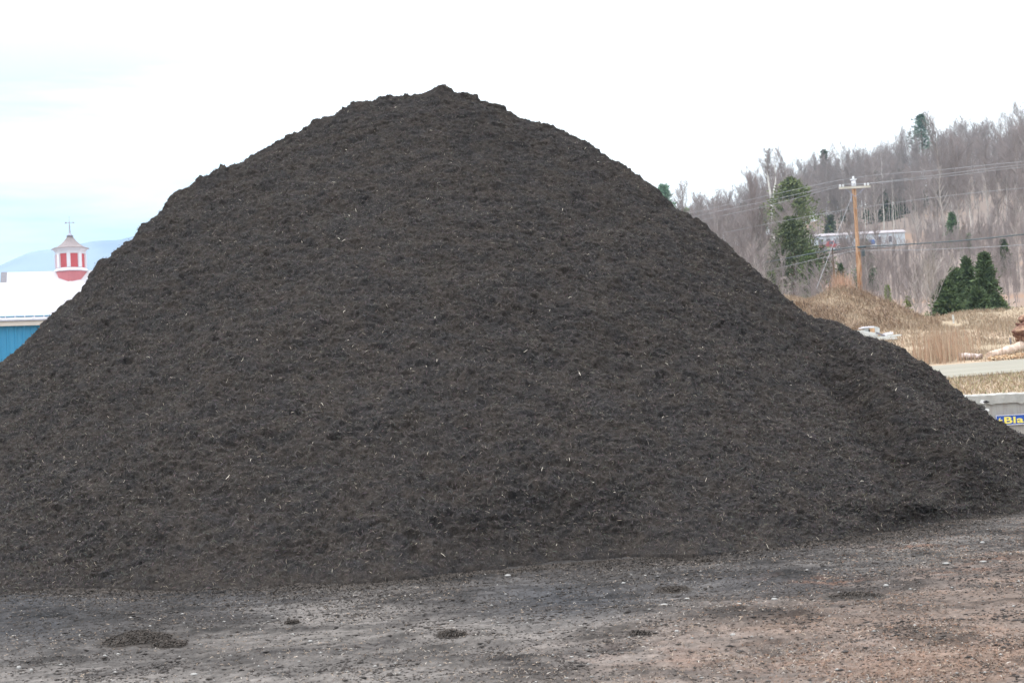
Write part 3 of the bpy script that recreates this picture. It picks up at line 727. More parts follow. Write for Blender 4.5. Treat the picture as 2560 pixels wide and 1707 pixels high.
def shard(cx, cz, w, h, dpt, seed):
    r2 = random.Random(seed); mb = MB(); nn = 9
    pts = [(cx + w / 2 * math.cos(2 * math.pi * k / nn) * r2.uniform(.6, 1.15), cz + h / 2 * math.sin(2 * math.pi * k / nn) * r2.uniform(.6, 1.15)) for k in range(nn)]
    vs = [(p[0], WY - dpt, p[1]) for p in pts] + [(p[0], WY + .02, p[1]) for p in pts]
    return mb.add(vs, [tuple(range(nn))[::-1]] + [(k, (k + 1) % nn, nn + (k + 1) % nn, nn + k) for k in range(nn)])
for (px, py, w, h, mt, dp, sd_) in [(2454, 1004, 15, 11, 'spall', .055, 1), (2463, 1004, 16, 6, 'hole', .062, 2), (2460, 1015, 13, 9, 'concrete_cap', .03, 9), (2456, 1016, 12, 4, 'hole', .04, 3), (2466, 1024, 16, 8, 'spall', .03, 4), (2458, 1023, 9, 4, 'hole', .04, 5)]:
    p = P(px, py, WY); shard(p.x, p.z, w / F * WY, h / F * WY, dp, sd_).build('broken_concrete' if mt != 'hole' else 'crack', M[mt], wall, off=w0)
# sign
q0 = P(2490, 1051, WY - .05); sgz = q0.z; sgx = q0.x
sh_ = 26 / F * 29.9
sign = empty('direction_sign', (sgx, WY - .04, sgz), 'blue sign with yellow arrow and lettering fixed to the concrete wall', 'sign')
SW = 1.35
MB().box((SW / 2, 0.0, 0), (SW, .018, sh_)).build('sign_panel', M['sign'], sign)
bd = MB(); bw = .016
bd.box((SW / 2, -.011, sh_ / 2 - bw / 2), (SW, .008, bw)).box((SW / 2, -.011, -sh_ / 2 + bw / 2), (SW, .008, bw)).box((bw / 2, -.011, 0), (bw, .008, sh_ - 2 * bw - .001)).box((SW - bw / 2, -.011, 0), (bw, .008, sh_ - 2 * bw - .001))
bd.build('sign_border', M['white'], sign)
def ext_poly(mb, pts, y0, y1):
    n = len(pts)
    mb.add([(p[0], y0, p[1]) for p in pts] + [(p[0], y1, p[1]) for p in pts],
           [tuple(range(n)), tuple(range(2 * n - 1, n - 1, -1))] + [(k, n + k, n + (k + 1) % n, (k + 1) % n) for k in range(n)])
ar = MB(); u_ = sh_ / 26
def ax_(x_, z_): return (x_ * u_, z_ * u_)
ext_poly(ar, [ax_(4, 0), ax_(11, 6.8), ax_(11.6, 4.6), ax_(8.4, 1.4), ax_(16, 1.6), ax_(16, -1.6), ax_(8.4, -1.4), ax_(11.6, -4.8), ax_(11, -7)], -.016, -.011)
ar.build('arrow', M['yellow'], sign)
tcu = bpy.data.curves.new('lettering', 'FONT'); tcu.body = 'Bla'; tcu.size = 22.5 * u_; tcu.extrude = .003; tcu.offset = .0045; tcu.space_character = 1.06
to = bpy.data.objects.new('lettering_tmp', tcu); COL.objects.link(to)
bpy.context.view_layer.update()
tm = bpy.data.meshes.new_from_object(to.evaluated_get(bpy.context.evaluated_depsgraph_get())); bpy.data.objects.remove(to)
tm.name = 'lettering'
lo = link('lettering', tm, None, sign); tm.materials.clear(); tm.materials.append(M['yellow'])
lo.rotation_euler = (R(90), 0, 0)
xs_ = [v.co.x for v in tm.vertices]; wtx = max(xs_) - min(xs_)
lo.scale = (48 * u_ / wtx, 1, 1); lo.location = (20.5 * u_ - min(xs_) * 48 * u_ / wtx, -.015, -8.0 * u_)

# ------------------------------------------------------------ logs, stump, stakes, junk
def log(name, p0, p1, r0, r1, m_, label, group, n=14, seed=1, knots=0):
    r3 = random.Random(seed); d = p1 - p0; o_ = empty(name, p0, label, 'log', group)
    pts, rad = [], []
    for i in range(n + 1):
        t_ = i / n; w = .03 * r0 / .15
        pts.append(d * t_ + Vector((0, r3.uniform(-w, w), r3.uniform(-w, w) * .6))); rad.append((r0 + (r1 - r0) * t_) * r3.uniform(.9, 1.08))
    MB().tube(pts, rad, 14).build('log_body', M[m_], o_, True)
    ends = MB()
    dn = d.normalized()
    ends.tube([pts[0] - dn * .012, pts[0] - dn * .002], rad[0] * .93, 14)
    ends.build('cut_end', M['logpale'], o_)
    return o_
g0 = onT(2399, 45.6); g1 = onT(2456, 45.4)
log('log', g0 + Vector((0, 0, .12)), g1 + Vector((0, 0, .08)), .13, .085, 'loggrey', 'short grey bark log lying by the far road edge', 'felled logs by the road', 10, 3)
p0 = onT(2474, 45.2) + Vector((0, 0, .10)); p1 = P(2600, 852, 49.5)
log('log', p0, p1, .12, .22, 'logpale', 'long pale peeled log sloping up to the right edge', 'felled logs by the road', 18, 5)
chx = rng.uniform(2474, 2600, 2600); chd = rng.uniform(44.5, 45.6, 2600)
aa_ = np.array([ray(p, 895)[0] for p in chx]); bx, by = aa_ * chd, chd
bs = np.stack([bx, by, T(bx, by) + rng.uniform(0, .05, 2600)], -1); up = np.tile([0, -.4, .9], (2600, 1)) + rng.normal(0, .4, (2600, 3)); up /= np.linalg.norm(up, axis=-1, keepdims=True)
V, Fs, cc = slivers(bs, up, rng.uniform(.05, .18, 2600), rng.uniform(.03, .07, 2600), .01, .4, np.array([[.48, .33, .20], [.55, .43, .29], [.36, .21, .12]])[rng.integers(0, 3, 2600)])
tag(link('split_chips', raw_mesh('split_chips', V, Fs, 4, cc), M['chips']), 'orange-tan wood chips heaped below the long pale log', 'wood chips', kind='stuff')
# gnarled root stump at the right edge
sb = P(2578, 862, 48.0); sb.z = Tz(sb.x, sb.y)
st = empty('root_stump', sb, 'gnarled red-brown stump standing on end at the right edge behind the pale log', 'stump')
vs, fs = [], []; nS, nR = 20, 18; r4 = random.Random(9)
H = 1.35
for i in range(nR + 1):
    t_ = i / nR
    rr_ = .20 + .12 * math.sin(t_ * 3.1) + .20 * math.exp(-((t_ - .55) / .13) ** 2) + .08 * math.exp(-((t_ - .9) / .08) ** 2)
    for k in range(nS):
        an = 2 * math.pi * k / nS
        q = rr_ * (1 + .22 * math.sin(3 * an + 5 * t_) + .12 * math.sin(7 * an - 9 * t_) + r4.uniform(-.07, .07)); q *= 1 if i < nR else .5
        vs.append((q * math.cos(an) - .15 * math.sin(t_ * 4), q * math.sin(an), H * t_ - .1))
for i in range(nR):
    for k in range(nS): fs.append((i * nS + k, i * nS + (k + 1) % nS, (i + 1) * nS + (k + 1) % nS, (i + 1) * nS + k))
fs.append(tuple(nR * nS + k for k in range(nS)))
MB().add(vs, fs).build('stump_body', M['stump'], st)
rt = MB()
for k in range(7):
    an = r4.uniform(2.2, 4.2); z_ = r4.uniform(.35, 1.1); L = r4.uniform(.2, .4); c_ = Vector((-.1, 0, z_))
    dd = Vector((math.cos(an), math.sin(an) * .7, r4.uniform(-.4, .4)))
    rt.tube([c_, c_ + dd * .3, c_ + dd * (.3 + L * .5) + Vector((0, 0, .04))], [.11, .08, .03], 7)
rt.build('root', M['stump'], st, True)
def stake(px, pyt, D, r, m_, label, lean=.03):
    b = onT(px, D); tp = P(px - 2, pyt, D)
    o_ = MB(); o_.tube([Vector((0, 0, -.1)), Vector((0, 0, (tp.z - b.z) * .5)), Vector((tp.x - b.x, 0, tp.z - b.z))], [r, r, r * .9], 6)
    o_.box((tp.x - b.x, 0, tp.z - b.z + .01), (r * 1.5, r * 1.5, .02))
    q = o_.build('stake', M[m_], None); q.location = b
    tag(q, label, 'stake', 'stakes standing in the field')
stake(2384, 788, 70, .055, 'board', 'pale leaning stake on the grass hump before the spruces')
stake(2527, 845, 51, .03, 'darktrim', 'thin dark stake just behind the long pale log')

# junk heap below the mounds
JD = 60.0
def board(px0, py0, px1, py1, thick, dep, m_, label, D=JD, name='board', cat='board', group='discarded boards on the field'):
    a_, b_ = P(px0, py0, D), P(px1, py1, D); c_ = (a_ + b_) / 2; d_ = b_ - a_
    an = math.atan2(d_.z, d_.x)
    rot = Matrix.Rotation(-an, 3, 'Y')
    mb = MB().box((0, 0, 0), (d_.length, dep, thick), rot)
    mb.box((0, 0, thick * .5 + .012), (d_.length * .97, dep * .12, .02), rot)
    o_ = mb.build(name, M[m_]); o_.location = c_
    return tag(o_, label, cat, group)
board(2141, 829, 2188, 836, .07, .9, 'board', 'broad white board, lowest left in the junk heap', 59.6)
board(2150, 834, 2190, 842, .16, .5, 'board', 'thick off-white board end poking out above the pile edge', 59.2)
board(2153, 820, 2178, 818, .05, .9, 'white', 'bluish white sheet lying on top of the small shed box', 60.2)
board(2179, 819, 2190, 821, .09, .7, 'board', 'short white board tipped on the box end', 60.4)
board(2208, 837, 2228, 833, .08, .6, 'white', 'bright white plank in the middle of the junk heap', 59.5)
board(2192, 844, 2251, 838, .05, .35, 'board', 'longest thin grey plank of the junk heap', 59.0)
board(2196, 848, 2240, 846, .09, .4, 'board', 'grey plank lying lowest at the right of the heap', 58.6)
board(2190, 832, 2212, 840, .05, .1, 'darktrim', 'thin dark bar crossing the junk heap', 58.9)
jb = P(2172, 826, 60.3)
jo = empty('broken_crate', (jb.x, jb.y, jb.z - .12), 'low broken tan box under the bluish sheet', 'crate')
MB().box((-.15, 0, .1), (.22, .5, .2)).box((.30, 0, .1), (.20, .5, .2)).build('crate_side', M['board'], jo)
MB().box((.075, -.02, .1), (.21, .5, .19)).build('crate_panel', M['tanbox'], jo)
MB().box((-.02 - .03, -.27, .09), (.05, .03, .12)).build('crate_gap', M['hole'], jo)

# ------------------------------------------------------------ utility pole and wires
PD = 105.0
ptop = P(2133.5, 449, PD); pb = onT(2153, PD); low = P(2151, 722, PD)
pole = empty('utility_pole', (low.x, PD, pb.z), 'orange-brown wooden utility pole with a crossarm, rising behind the mound', 'utility pole')
O = Vector((low.x, PD, pb.z))
def L_(px, py): return P(px, py, PD) - O
hgt = ptop.z - O.z
tvec = ptop - O
def along(t_): return tvec * t_
capt = (P(2134, 473, PD).z - O.z) / hgt
MB().tube([Vector((0, 0, -1)), along(.4), along(capt)], [.21, .19, .165], 14).build('post', M['pole'], pole, True)
MB().tube([along(capt + .0005), along(.99)], [.168, .16], 14).build('post_cap', M['poletop'], pole, True)
MB().box(along(.995) + Vector((0, 0, .04)), (.42, .3, .07)).build('top_bracket', M['porcelain'], pole)
ca = along((P(2134, 470, PD).z - O.z) / hgt) + Vector((0, -.24, 0))
MB().box(ca, (2.35, .12, .15)).build('crossarm', M['arm'], pole)
br_ = MB()
for s_ in (-1, 1): br_.tube([ca + Vector((s_ * .75, -.08, -.06)), ca + Vector((0, -.02, -.7))], .02, 5)
br_.build('brace', M['metal'], pole)
for dx in (-1.08, -.86, .78, 1.02):
    MB().lathe([(.03, 0), (.09, .04), (.05, .08), (.10, .12), (.05, .17), (.07, .2)], 8, ca + Vector((dx, 0, .075))).build('insulator', M['porcelain'], pole, True)
MB().lathe([(.05, 0), (.1, .06), (.05, .12), (.08, .18)], 8, along(1.0) + Vector((0, 0, .06))).build('insulator', M['porcelain'], pole, True)
MB().tube([L_(2129, 485) , L_(2128, 505)], .05, 6).build('guy_clamp', M['metal'], pole)
MB().box(L_(2156, 633) + Vector((0, -.25, 0)), (.2, .14, .5)).build('junction_box', M['cable'], pole)
def wire(pts, r, m_, label, name='power_line', group='lines strung from the utility pole', cat='power line'):
    # Catmull-Rom through the points
    pp = [P(*q) for q in pts]; o3 = []
    ext = [pp[0] * 2 - pp[1]] + pp + [pp[-1] * 2 - pp[-2]]
    for i in range(1, len(ext) - 2):
        for k in range(10):
            t_ = k / 10; a0, a1, a2, a3 = ext[i - 1], ext[i], ext[i + 1], ext[i + 2]
            o3.append(.5 * ((2 * a1) + (a2 - a0) * t_ + (2 * a0 - 5 * a1 + 4 * a2 - a3) * t_ * t_ + (3 * a1 - a0 - 3 * a2 + a3) * t_ ** 3))
    o3.append(pp[-1]); ref = pp[len(pp) // 2]
    q = MB().tube([p - ref for p in o3], r, 5).build(name, M[m_]); q.location = ref
    tag(q, label, cat, group)
wire([(1500, 583, 150), (1740, 530, 132), (1930, 487, 118), (2134, 445, 105), (2350, 425, 97), (2560, 404, 90), (2900, 378, 80)], .014, 'wire', 'topmost thin grey power line over the pole top')
wire([(1500, 596, 150), (1771, 534, 132), (1930, 500, 118), (2097, 463, 105.0), (2168, 459, 105), (2350, 437, 97), (2560, 412, 90), (2900, 385, 80)], .014, 'wire', 'second power line from top, over the crossarm ends')
wire([(1500, 608, 150), (1776, 546, 132), (1930, 512, 118), (2104, 465, 105.0), (2161, 460, 104.8), (2350, 443, 97), (2560, 418, 90), (2900, 392, 80)], .014, 'wire', 'third power line from top, just below the crossarm pair')
wire([(1500, 640, 150), (1797, 584, 132), (1940, 556, 118), (2100, 527, 105.2), (2141, 521, 104.8), (2350, 492, 97), (2560, 470, 90), (2900, 440, 80)], .014, 'wire', 'lone grey line midway up the pole')
wire([(1600, 745, 150), (1860, 668, 130), (1920, 655, 125), (2030, 634, 114), (2110, 621, 107), (2147, 617, 104.7), (2250, 612, 101), (2400, 602, 96), (2560, 586, 90), (2900, 545, 80)], .042, 'cable', 'thickest black cable crossing the pole in front of the hillside', 'telephone_cable', cat='cable')
wire([(1600, 750, 150), (1900, 681, 127), (1990, 660, 119), (2090, 637, 109), (2148, 627, 104.7), (2300, 625, 100), (2440, 619, 95), (2560, 612, 90), (2900, 590, 80)], .020, 'wire', 'pale cable just under the thick black cable', 'telephone_cable', cat='cable')
wire([(2129, 492, 104.8), (2085, 605, 100), (2041, 722, 95)], .015, 'wire', 'straight slanting guy wire from the pole down to the mound', 'guy_wire', cat='guy wire')
MBq = MB().tube([Vector((-.28, 0, 0)), Vector((.28, 0, .02))], .09, 8).build('cable_splice', M['cable']); MBq.location = P(2155, 618, 104.2)
tag(MBq, 'black splice box hanging on the thick cable right of the pole', 'splice box')

# ------------------------------------------------------------ mobile home and vehicles on the hill
HD = 300.0
hb0 = P(2034, 627, HD); hb1 = P(2264, 615, HD)
home = empty('mobile_home', hb0, 'long pale mobile home on the wooded hillside', 'mobile home')
HL = hb1.x - hb0.x; slope = (hb1.z - hb0.z) / HL
def hx(px): return P(px, 605, HD).x - hb0.x
HH = 3.0
# split body sections: light siding with slightly proud corner trim
MB().box((HL / 2, 2.0, HH / 2 + slope * HL / 2), (HL, 4.0, HH)).build('siding', M['home'], home)
vs = [(-.25, -.3, HH), (HL + .25, -.3, HH), (HL + .25, 4.3, HH), (-.25, 4.3, HH), (-.25, 2, HH + .75), (HL + .25, 2, HH + .75)]
MB().add([(v[0], v[1], v[2] + slope * HL / 2 + .01) for v in vs], [(0, 1, 5, 4), (2, 3, 4, 5), (0, 4, 3), (1, 2, 5), (3, 2, 1, 0)]).build('roof', M['homeroof'], home)
for (pa, pb_, zz0, zz1) in [(2046, 2058, .9, 2.4), (2066, 2076, .9, 2.4), (2084, 2091, 1, 2.4), (2098, 2106, 1, 2.4), (2125, 2130, 1, 2.4), (2193, 2203, 1, 2.3), (2222, 2230, 1, 2.3)]:
    fr = MB().box(((hx(pa) + hx(pb_)) / 2, -.03, (zz0 + zz1) / 2 + slope * HL / 2), (hx(pb_) - hx(pa) + .2, .06, zz1 - zz0 + .2)).build('window', M['white'], home)
    MB().box(((hx(pa) + hx(pb_)) / 2, -.075, (zz0 + zz1) / 2 + slope * HL / 2), (hx(pb_) - hx(pa), .03, zz1 - zz0)).build('pane', M['glass'], fr)
dr_ = MB().box(((hx(2112) + hx(2118)) / 2, -.04, 1.2 + slope * HL / 2), (.95, .08, 2.1)).build('door', M['darktrim'], home)
def car(px0, px1, pyb, D, body_m, label, name, H=1.7, pickup=False):
    a_, b_ = P(px0, pyb, D), P(px1, pyb, D); L = b_.x - a_.x
    o_ = empty(name, a_, label, 'truck' if pickup else 'car')
    if pickup:
        prof = [(0, .5), (0, 1.0), (.28 * L, 1.05), (.36 * L, H), (.58 * L, H), (.62 * L, 1.1), (L, 1.0), (L, .5)]
    else:
        prof = [(0, .4), (.02 * L, .85), (.22 * L, .95), (.36 * L, H), (.72 * L, H), (.88 * L, .95), (L, .85), (L, .4)]
    mb = MB(); n = len(prof)
    mb.add([(x_, 0, z_) for x_, z_ in prof] + [(x_, 1.8, z_) for x_, z_ in prof], [tuple(range(n)), tuple(range(2 * n - 1, n - 1, -1))] + [(k, n + k, n + (k + 1) % n, (k + 1) % n) for k in range(n)])
    mb.build('body', M[body_m], o_)
    wa, wb = (.37, .57) if pickup else (.35, .72)
    MB().add([(wa * L, -.015, 1.08), (wb * L, -.015, 1.08), ((wb - .03) * L, -.015, H - .12), ((wa + .03) * L, -.015, H - .12),
              (wa * L, -.002, 1.08), (wb * L, -.002, 1.08), ((wb - .03) * L, -.002, H - .12), ((wa + .03) * L, -.002, H - .12)],
             [(0, 1, 2, 3), (7, 6, 5, 4), (0, 4, 5, 1), (1, 5, 6, 2), (2, 6, 7, 3), (3, 7, 4, 0)]).build('side_window', M['glass'], o_)
    for t_ in (.18, .8):
        for yy in (-.02, 1.6):
            w_ = MB().tube([Vector((t_ * L, yy - .08, .36)), Vector((t_ * L, yy + .2, .36))], .36, 14).build('wheel', M['black'], o_)
            MB().tube([Vector((t_ * L, yy - .1, .36)), Vector((t_ * L, yy - .083, .36))], .2, 12).build('hubcap', M['chrome'], w_)
    if pickup:
        MB().tube([Vector((.8 * L + .5 * math.cos(q), -.03, .36 + .5 * math.sin(q))) for q in [math.pi * k / 10 for k in range(11)]], .07, 5).build('wheel_arch', M['chrome'], o_)
    return o_
car(2052, 2110, 625, 285, 'truck', 'faded red pickup truck parked before the mobile home', 'pickup_truck', 1.75, True)
car(2108, 2133, 622, 292, 'darktrim', 'small dark car between the red pickup and the pole', 'parked_car', 1.3)
car(2116, 2136, 633, 270, 'white', 'white car just left of the utility pole', 'parked_car', 1.3)
bb = P(2181, 620, 285)
bo = empty('barrel', bb, 'blue barrel on a white base right of the mobile home door', 'barrel')
MB().lathe([(.5, .7), (.58, .85), (.58, 1.5), (.5, 1.65)], 12).build('barrel_body', M['blue'], bo, True)
MB().lathe([(.65, 0), (.65, .69)], 10).build('barrel_base', M['white'], bo)

# ------------------------------------------------------------ conifers
def conifer_mesh(h, r, nb, per, size, seed, style='spruce', base=.06, col=(.045, .085, .040)):
    g_ = np.random.default_rng(seed)
    u = g_.random(nb) ** (0.8); zb_ = h * (base + (0.985 - base) * u)
    rel = (zb_ / h - base) / (1 - base)
    if style == 'spruce': L = r * (1 - rel) ** .85 * g_.uniform(.55, 1.2, nb) * (1 + .18 * np.sin(rel * 23 + seed)) + .03 * r; el = g_.uniform(-.25, .2, nb) + rel * .7
    elif style == 'pine':
        lay = np.round(rel * 9) / 9; zb_ = h * (base + (.985 - base) * np.clip(lay + g_.normal(0, .012, nb), 0, 1)); rel = (zb_ / h - base) / (1 - base)
        L = r * (1 - rel) ** .75 * g_.uniform(.35, 1.15, nb) + .04 * r; el = g_.uniform(0, .35, nb) + rel * .5
    else: L = r * (1 - rel) ** .7 * g_.uniform(.3, 1.1, nb) + .1 * r; el = g_.uniform(-.3, .15, nb)
    az = g_.uniform(0, 2 * math.pi, nb)
    bdir = np.stack([np.cos(az) * np.cos(el), np.sin(az) * np.cos(el), np.sin(el)], -1)
    tq = g_.random((nb, per)) ** .6
    if style == 'pine': tq = .45 + .55 * tq
    pos = np.array([0, 0, 1.0]) * zb_[:, None, None] + bdir[:, None] * (L[:, None] * tq)[..., None]
    pos[..., 2] -= (L[:, None] * tq ** 2) * .12
    spread = (L[:, None, None] * .13 + size * .35)
    pos = pos + g_.normal(0, 1, pos.shape) * spread * np.array([1, 1, .45])
    c = pos.reshape(-1, 3); n = len(c)
    dq = bdir[:, None].repeat(per, 1).reshape(-1, 3) + g_.normal(0, .55, (n, 3)); dq /= np.linalg.norm(dq, axis=-1, keepdims=True)
    sq = np.cross(dq, g_.normal(size=(n, 3))); sq /= np.linalg.norm(sq, axis=-1, keepdims=True)
    s_ = size * g_.uniform(.6, 1.4, n)[:, None]
    V = np.stack([c - sq * s_ * .28, c + sq * s_ * .28, c + dq * s_], 1).reshape(-1, 3)
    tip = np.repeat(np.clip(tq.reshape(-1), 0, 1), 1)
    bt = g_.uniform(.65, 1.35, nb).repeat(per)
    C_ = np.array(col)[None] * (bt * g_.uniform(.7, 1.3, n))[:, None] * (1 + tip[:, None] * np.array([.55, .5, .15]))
    return raw_mesh('crown', V, np.arange(n * 3).reshape(-1, 3), 3, C_)
def conifer(loc, me, h, r, label, group, name='spruce_tree', scale=(1, 1, 1), lean=0.0):
    o_ = empty(name, loc, label, 'conifer', group, random.uniform(0, 6)); o_.scale = scale; o_.rotation_euler.y = lean
    if not me.materials: me.materials.append(M['needle'])
    c_ = bpy.data.objects.new('crown', me); COL.objects.link(c_); c_.parent = o_
    MB().tube([Vector((0, 0, -.3)), Vector((0, 0, h * .5)), Vector((0, 0, h * .97))], [r * .09 + .03, r * .05 + .02, .01], 7).build('trunk', M['conbark'], o_, True)
    return o_
GS = 'young spruces clustered behind the field'
def con_px(px, pyt, D, wpx, label, group, style='spruce', seed=1, nb=420, per=18, size=.13, col=(.060, .088, .052), base=.03, pyb=None, name='spruce_tree', drop=0):
    b = onT(px, D); tp = P(px - 4, pyt, D)
    if pyb is not None: b.z = min(P(px, pyb, D).z, b.z + 0) if drop == 0 else P(px, pyb, D).z
    h = tp.z - b.z; r = wpx / F * D / 2 * (1.3 if style == 'pine' else 1.0)
    me = conifer_mesh(h, r, nb, per, size, seed, style, base, col)
    return conifer(b, me, h, r, label, group, name)
con_px(2370, 705, 80, 92, 'broadest low spruce at the left end of the cluster', GS, seed=1, nb=300, per=20, size=.2)
con_px(2394, 672, 84, 70, 'second spruce from left in the cluster, medium height', GS, seed=2, nb=280, per=20, size=.2)
con_px(2425, 645, 87, 60, 'slender pointed spruce in the middle of the cluster', GS, seed=3, nb=300, per=20, size=.2)
con_px(2448, 722, 82, 74, 'short dark spruce filling the gap before the tallest one', GS, seed=14, nb=240, per=20, size=.2)
con_px(2470, 634, 85, 84, 'tallest spruce of the cluster, full and dense', GS, seed=4, nb=420, per=22, size=.2)
con_px(2500, 742, 86, 54, 'small yellow-green spruce at the right end of the cluster', GS, seed=5, nb=260, per=18, col=(.10, .15, .06))
GH = 'lone spruces on the wooded hillside'
con_px(2386, 532, 215, 46, 'tall narrow spruce high on the hillside above the thick cable', GH, seed=6, nb=260, per=14, size=.30, pyb=622, drop=1, col=(.07, .12, .07))
con_px(2399, 592, 210, 26, 'small green spruce at the foot of the tall narrow one', GH, seed=7, nb=150, per=12, size=.30, pyb=624, drop=1, col=(.10, .15, .06))
con_px(2425, 586, 205, 30, 'small pointed spruce between the two larger hillside spruces', GH, seed=8, nb=160, per=12, size=.28, pyb=640, drop=1, col=(.07, .12, .07))
con_px(2513, 600, 150, 54, 'dense dark spruce on the hillside near the right edge', GH, seed=9, nb=340, per=16, size=.22, pyb=690, drop=1)
con_px(2338, 612, 200, 20, 'faint small spruce on the hillside left of the tall narrow one', GH, seed=10, nb=110, per=10, size=.26, pyb=648, drop=1, col=(.09, .13, .07))
con_px(2223, 714, 92, 22, 'small bright green spruce behind the mound right of the pole', GH, seed=11, nb=200, per=14, size=.11, col=(.12, .18, .05))
con_px(2273, 738, 86, 20, 'slim sparse young spruce before the pale bush', GH, 'sparse', seed=12, nb=120, per=10, size=.1, col=(.13, .16, .07))
con_px(2168, 600, 140, 58, 'dark dense conifer directly right of the utility pole', GH, seed=13, nb=520, per=18, size=.24, col=(.055, .10, .06))
con_px(2106, 660, 128, 34, 'low dark conifer just left of the utility pole foot', GH, seed=15, nb=180, per=12, size=.2, col=(.06, .10, .06))
GP = 'pines left of the utility pole'
con_px(1990, 548, 128, 190, 'big broad green pine in front of the left hillside', GP, 'pine', seed=21, nb=560, per=20, size=.26, col=(.080, .100, .065), name='pine_tree')
con_px(2030, 625, 122, 90, 'low spreading pine filling in right of the big broad one', GP, 'sparse', seed=22, nb=300, per=16, size=.22, col=(.085, .12, .06), name='pine_tree')
con_px(1935, 680, 120, 60, 'low dull green pine at the edge of the mulch pile', GP, 'sparse', seed=23, nb=200, per=14, size=.22, col=(.10, .12, .07), name='pine_tree')
con_px(1990, 450, 205, 120, 'layered yellow-green pine standing behind the big broad pine', GP, 'pine', seed=24, nb=330, per=18, size=.42, pyb=600, drop=1, base=.2, col=(.095, .118, .062), name='pine_tree')
con_px(1915, 512, 240, 14, 'thin dark pine close to the white birch', GP, 'sparse', seed=25, nb=90, per=10, size=.4, pyb=575, drop=1, col=(.07, .10, .07), name='pine_tree')
con_px(1905, 600, 190, 18, 'small pale green pine below the white birch', GP, 'sparse', seed=26, nb=80, per=10, size=.3, pyb=650, drop=1, col=(.12, .15, .09), name='pine_tree')
con_px(2314, 288, 425, 84, 'dark pine standing out on the skyline', GP, 'spruce', seed=27, nb=85, per=16, size=.8, pyb=420, drop=1, base=.35, col=(.06, .11, .09), name='pine_tree')
con_px(1672, 468, 300, 50, 'bluish pine peeking over the right flank of the mulch pile', GP, 'pine', seed=28, nb=160, per=16, size=.8, pyb=590, drop=1, col=(.10, .18, .14), name='pine_tree')
con_px(1725, 520, 280, 18, 'tiny green pine at the pile edge below the skyline trees', GP, 'sparse', seed=29, nb=80, per=10, size=.5, pyb=570, drop=1, col=(.12, .18, .10), name='pine_tree')
GD = 'dark hemlocks among the bare hillside trees'
for i, (px, pt, pb2, D, w, lab) in enumerate([
    (2070, 376, 456, 410, 14, 'tallest thin dark hemlock left of the pole, near the skyline'), (2053, 416, 450, 410, 12, 'short thin dark hemlock beside the tallest thin one'),
    (2190, 425, 560, 370, 60, 'widest dark hemlock right of the pole top'), (2230, 440, 570, 365, 46, 'dark hemlock in the stand right of the pole'),
    (2262, 420, 545, 375, 50, 'rightmost hemlock of the dark stand'), (2120, 455, 560, 370, 40, 'dark hemlock behind the pole crossarm'),
    (2300, 440, 520, 380, 44, 'faint hemlock under the skyline pine'), (2400, 420, 530, 385, 34, 'narrow hemlock high on the hill above the tall spruce'),
    (1870, 510, 560, 300, 18, 'small dark hemlock left of the birch'), (1845, 535, 580, 280, 16, 'small dark hemlock nearest the pile flank'),
    (2350, 470, 545, 375, 30, 'lone mid-slope hemlock right of the skyline pine'), (2078, 540, 600, 330, 22, 'dark hemlock behind the left end of the mobile home')]):
    con_px(px, pt, D, w, lab, GD, 'sparse', seed=40 + i, nb=int(90 + w * 3), per=12, size=.75, pyb=pb2, drop=1, col=(.055, .075, .06), name='hemlock_tree')

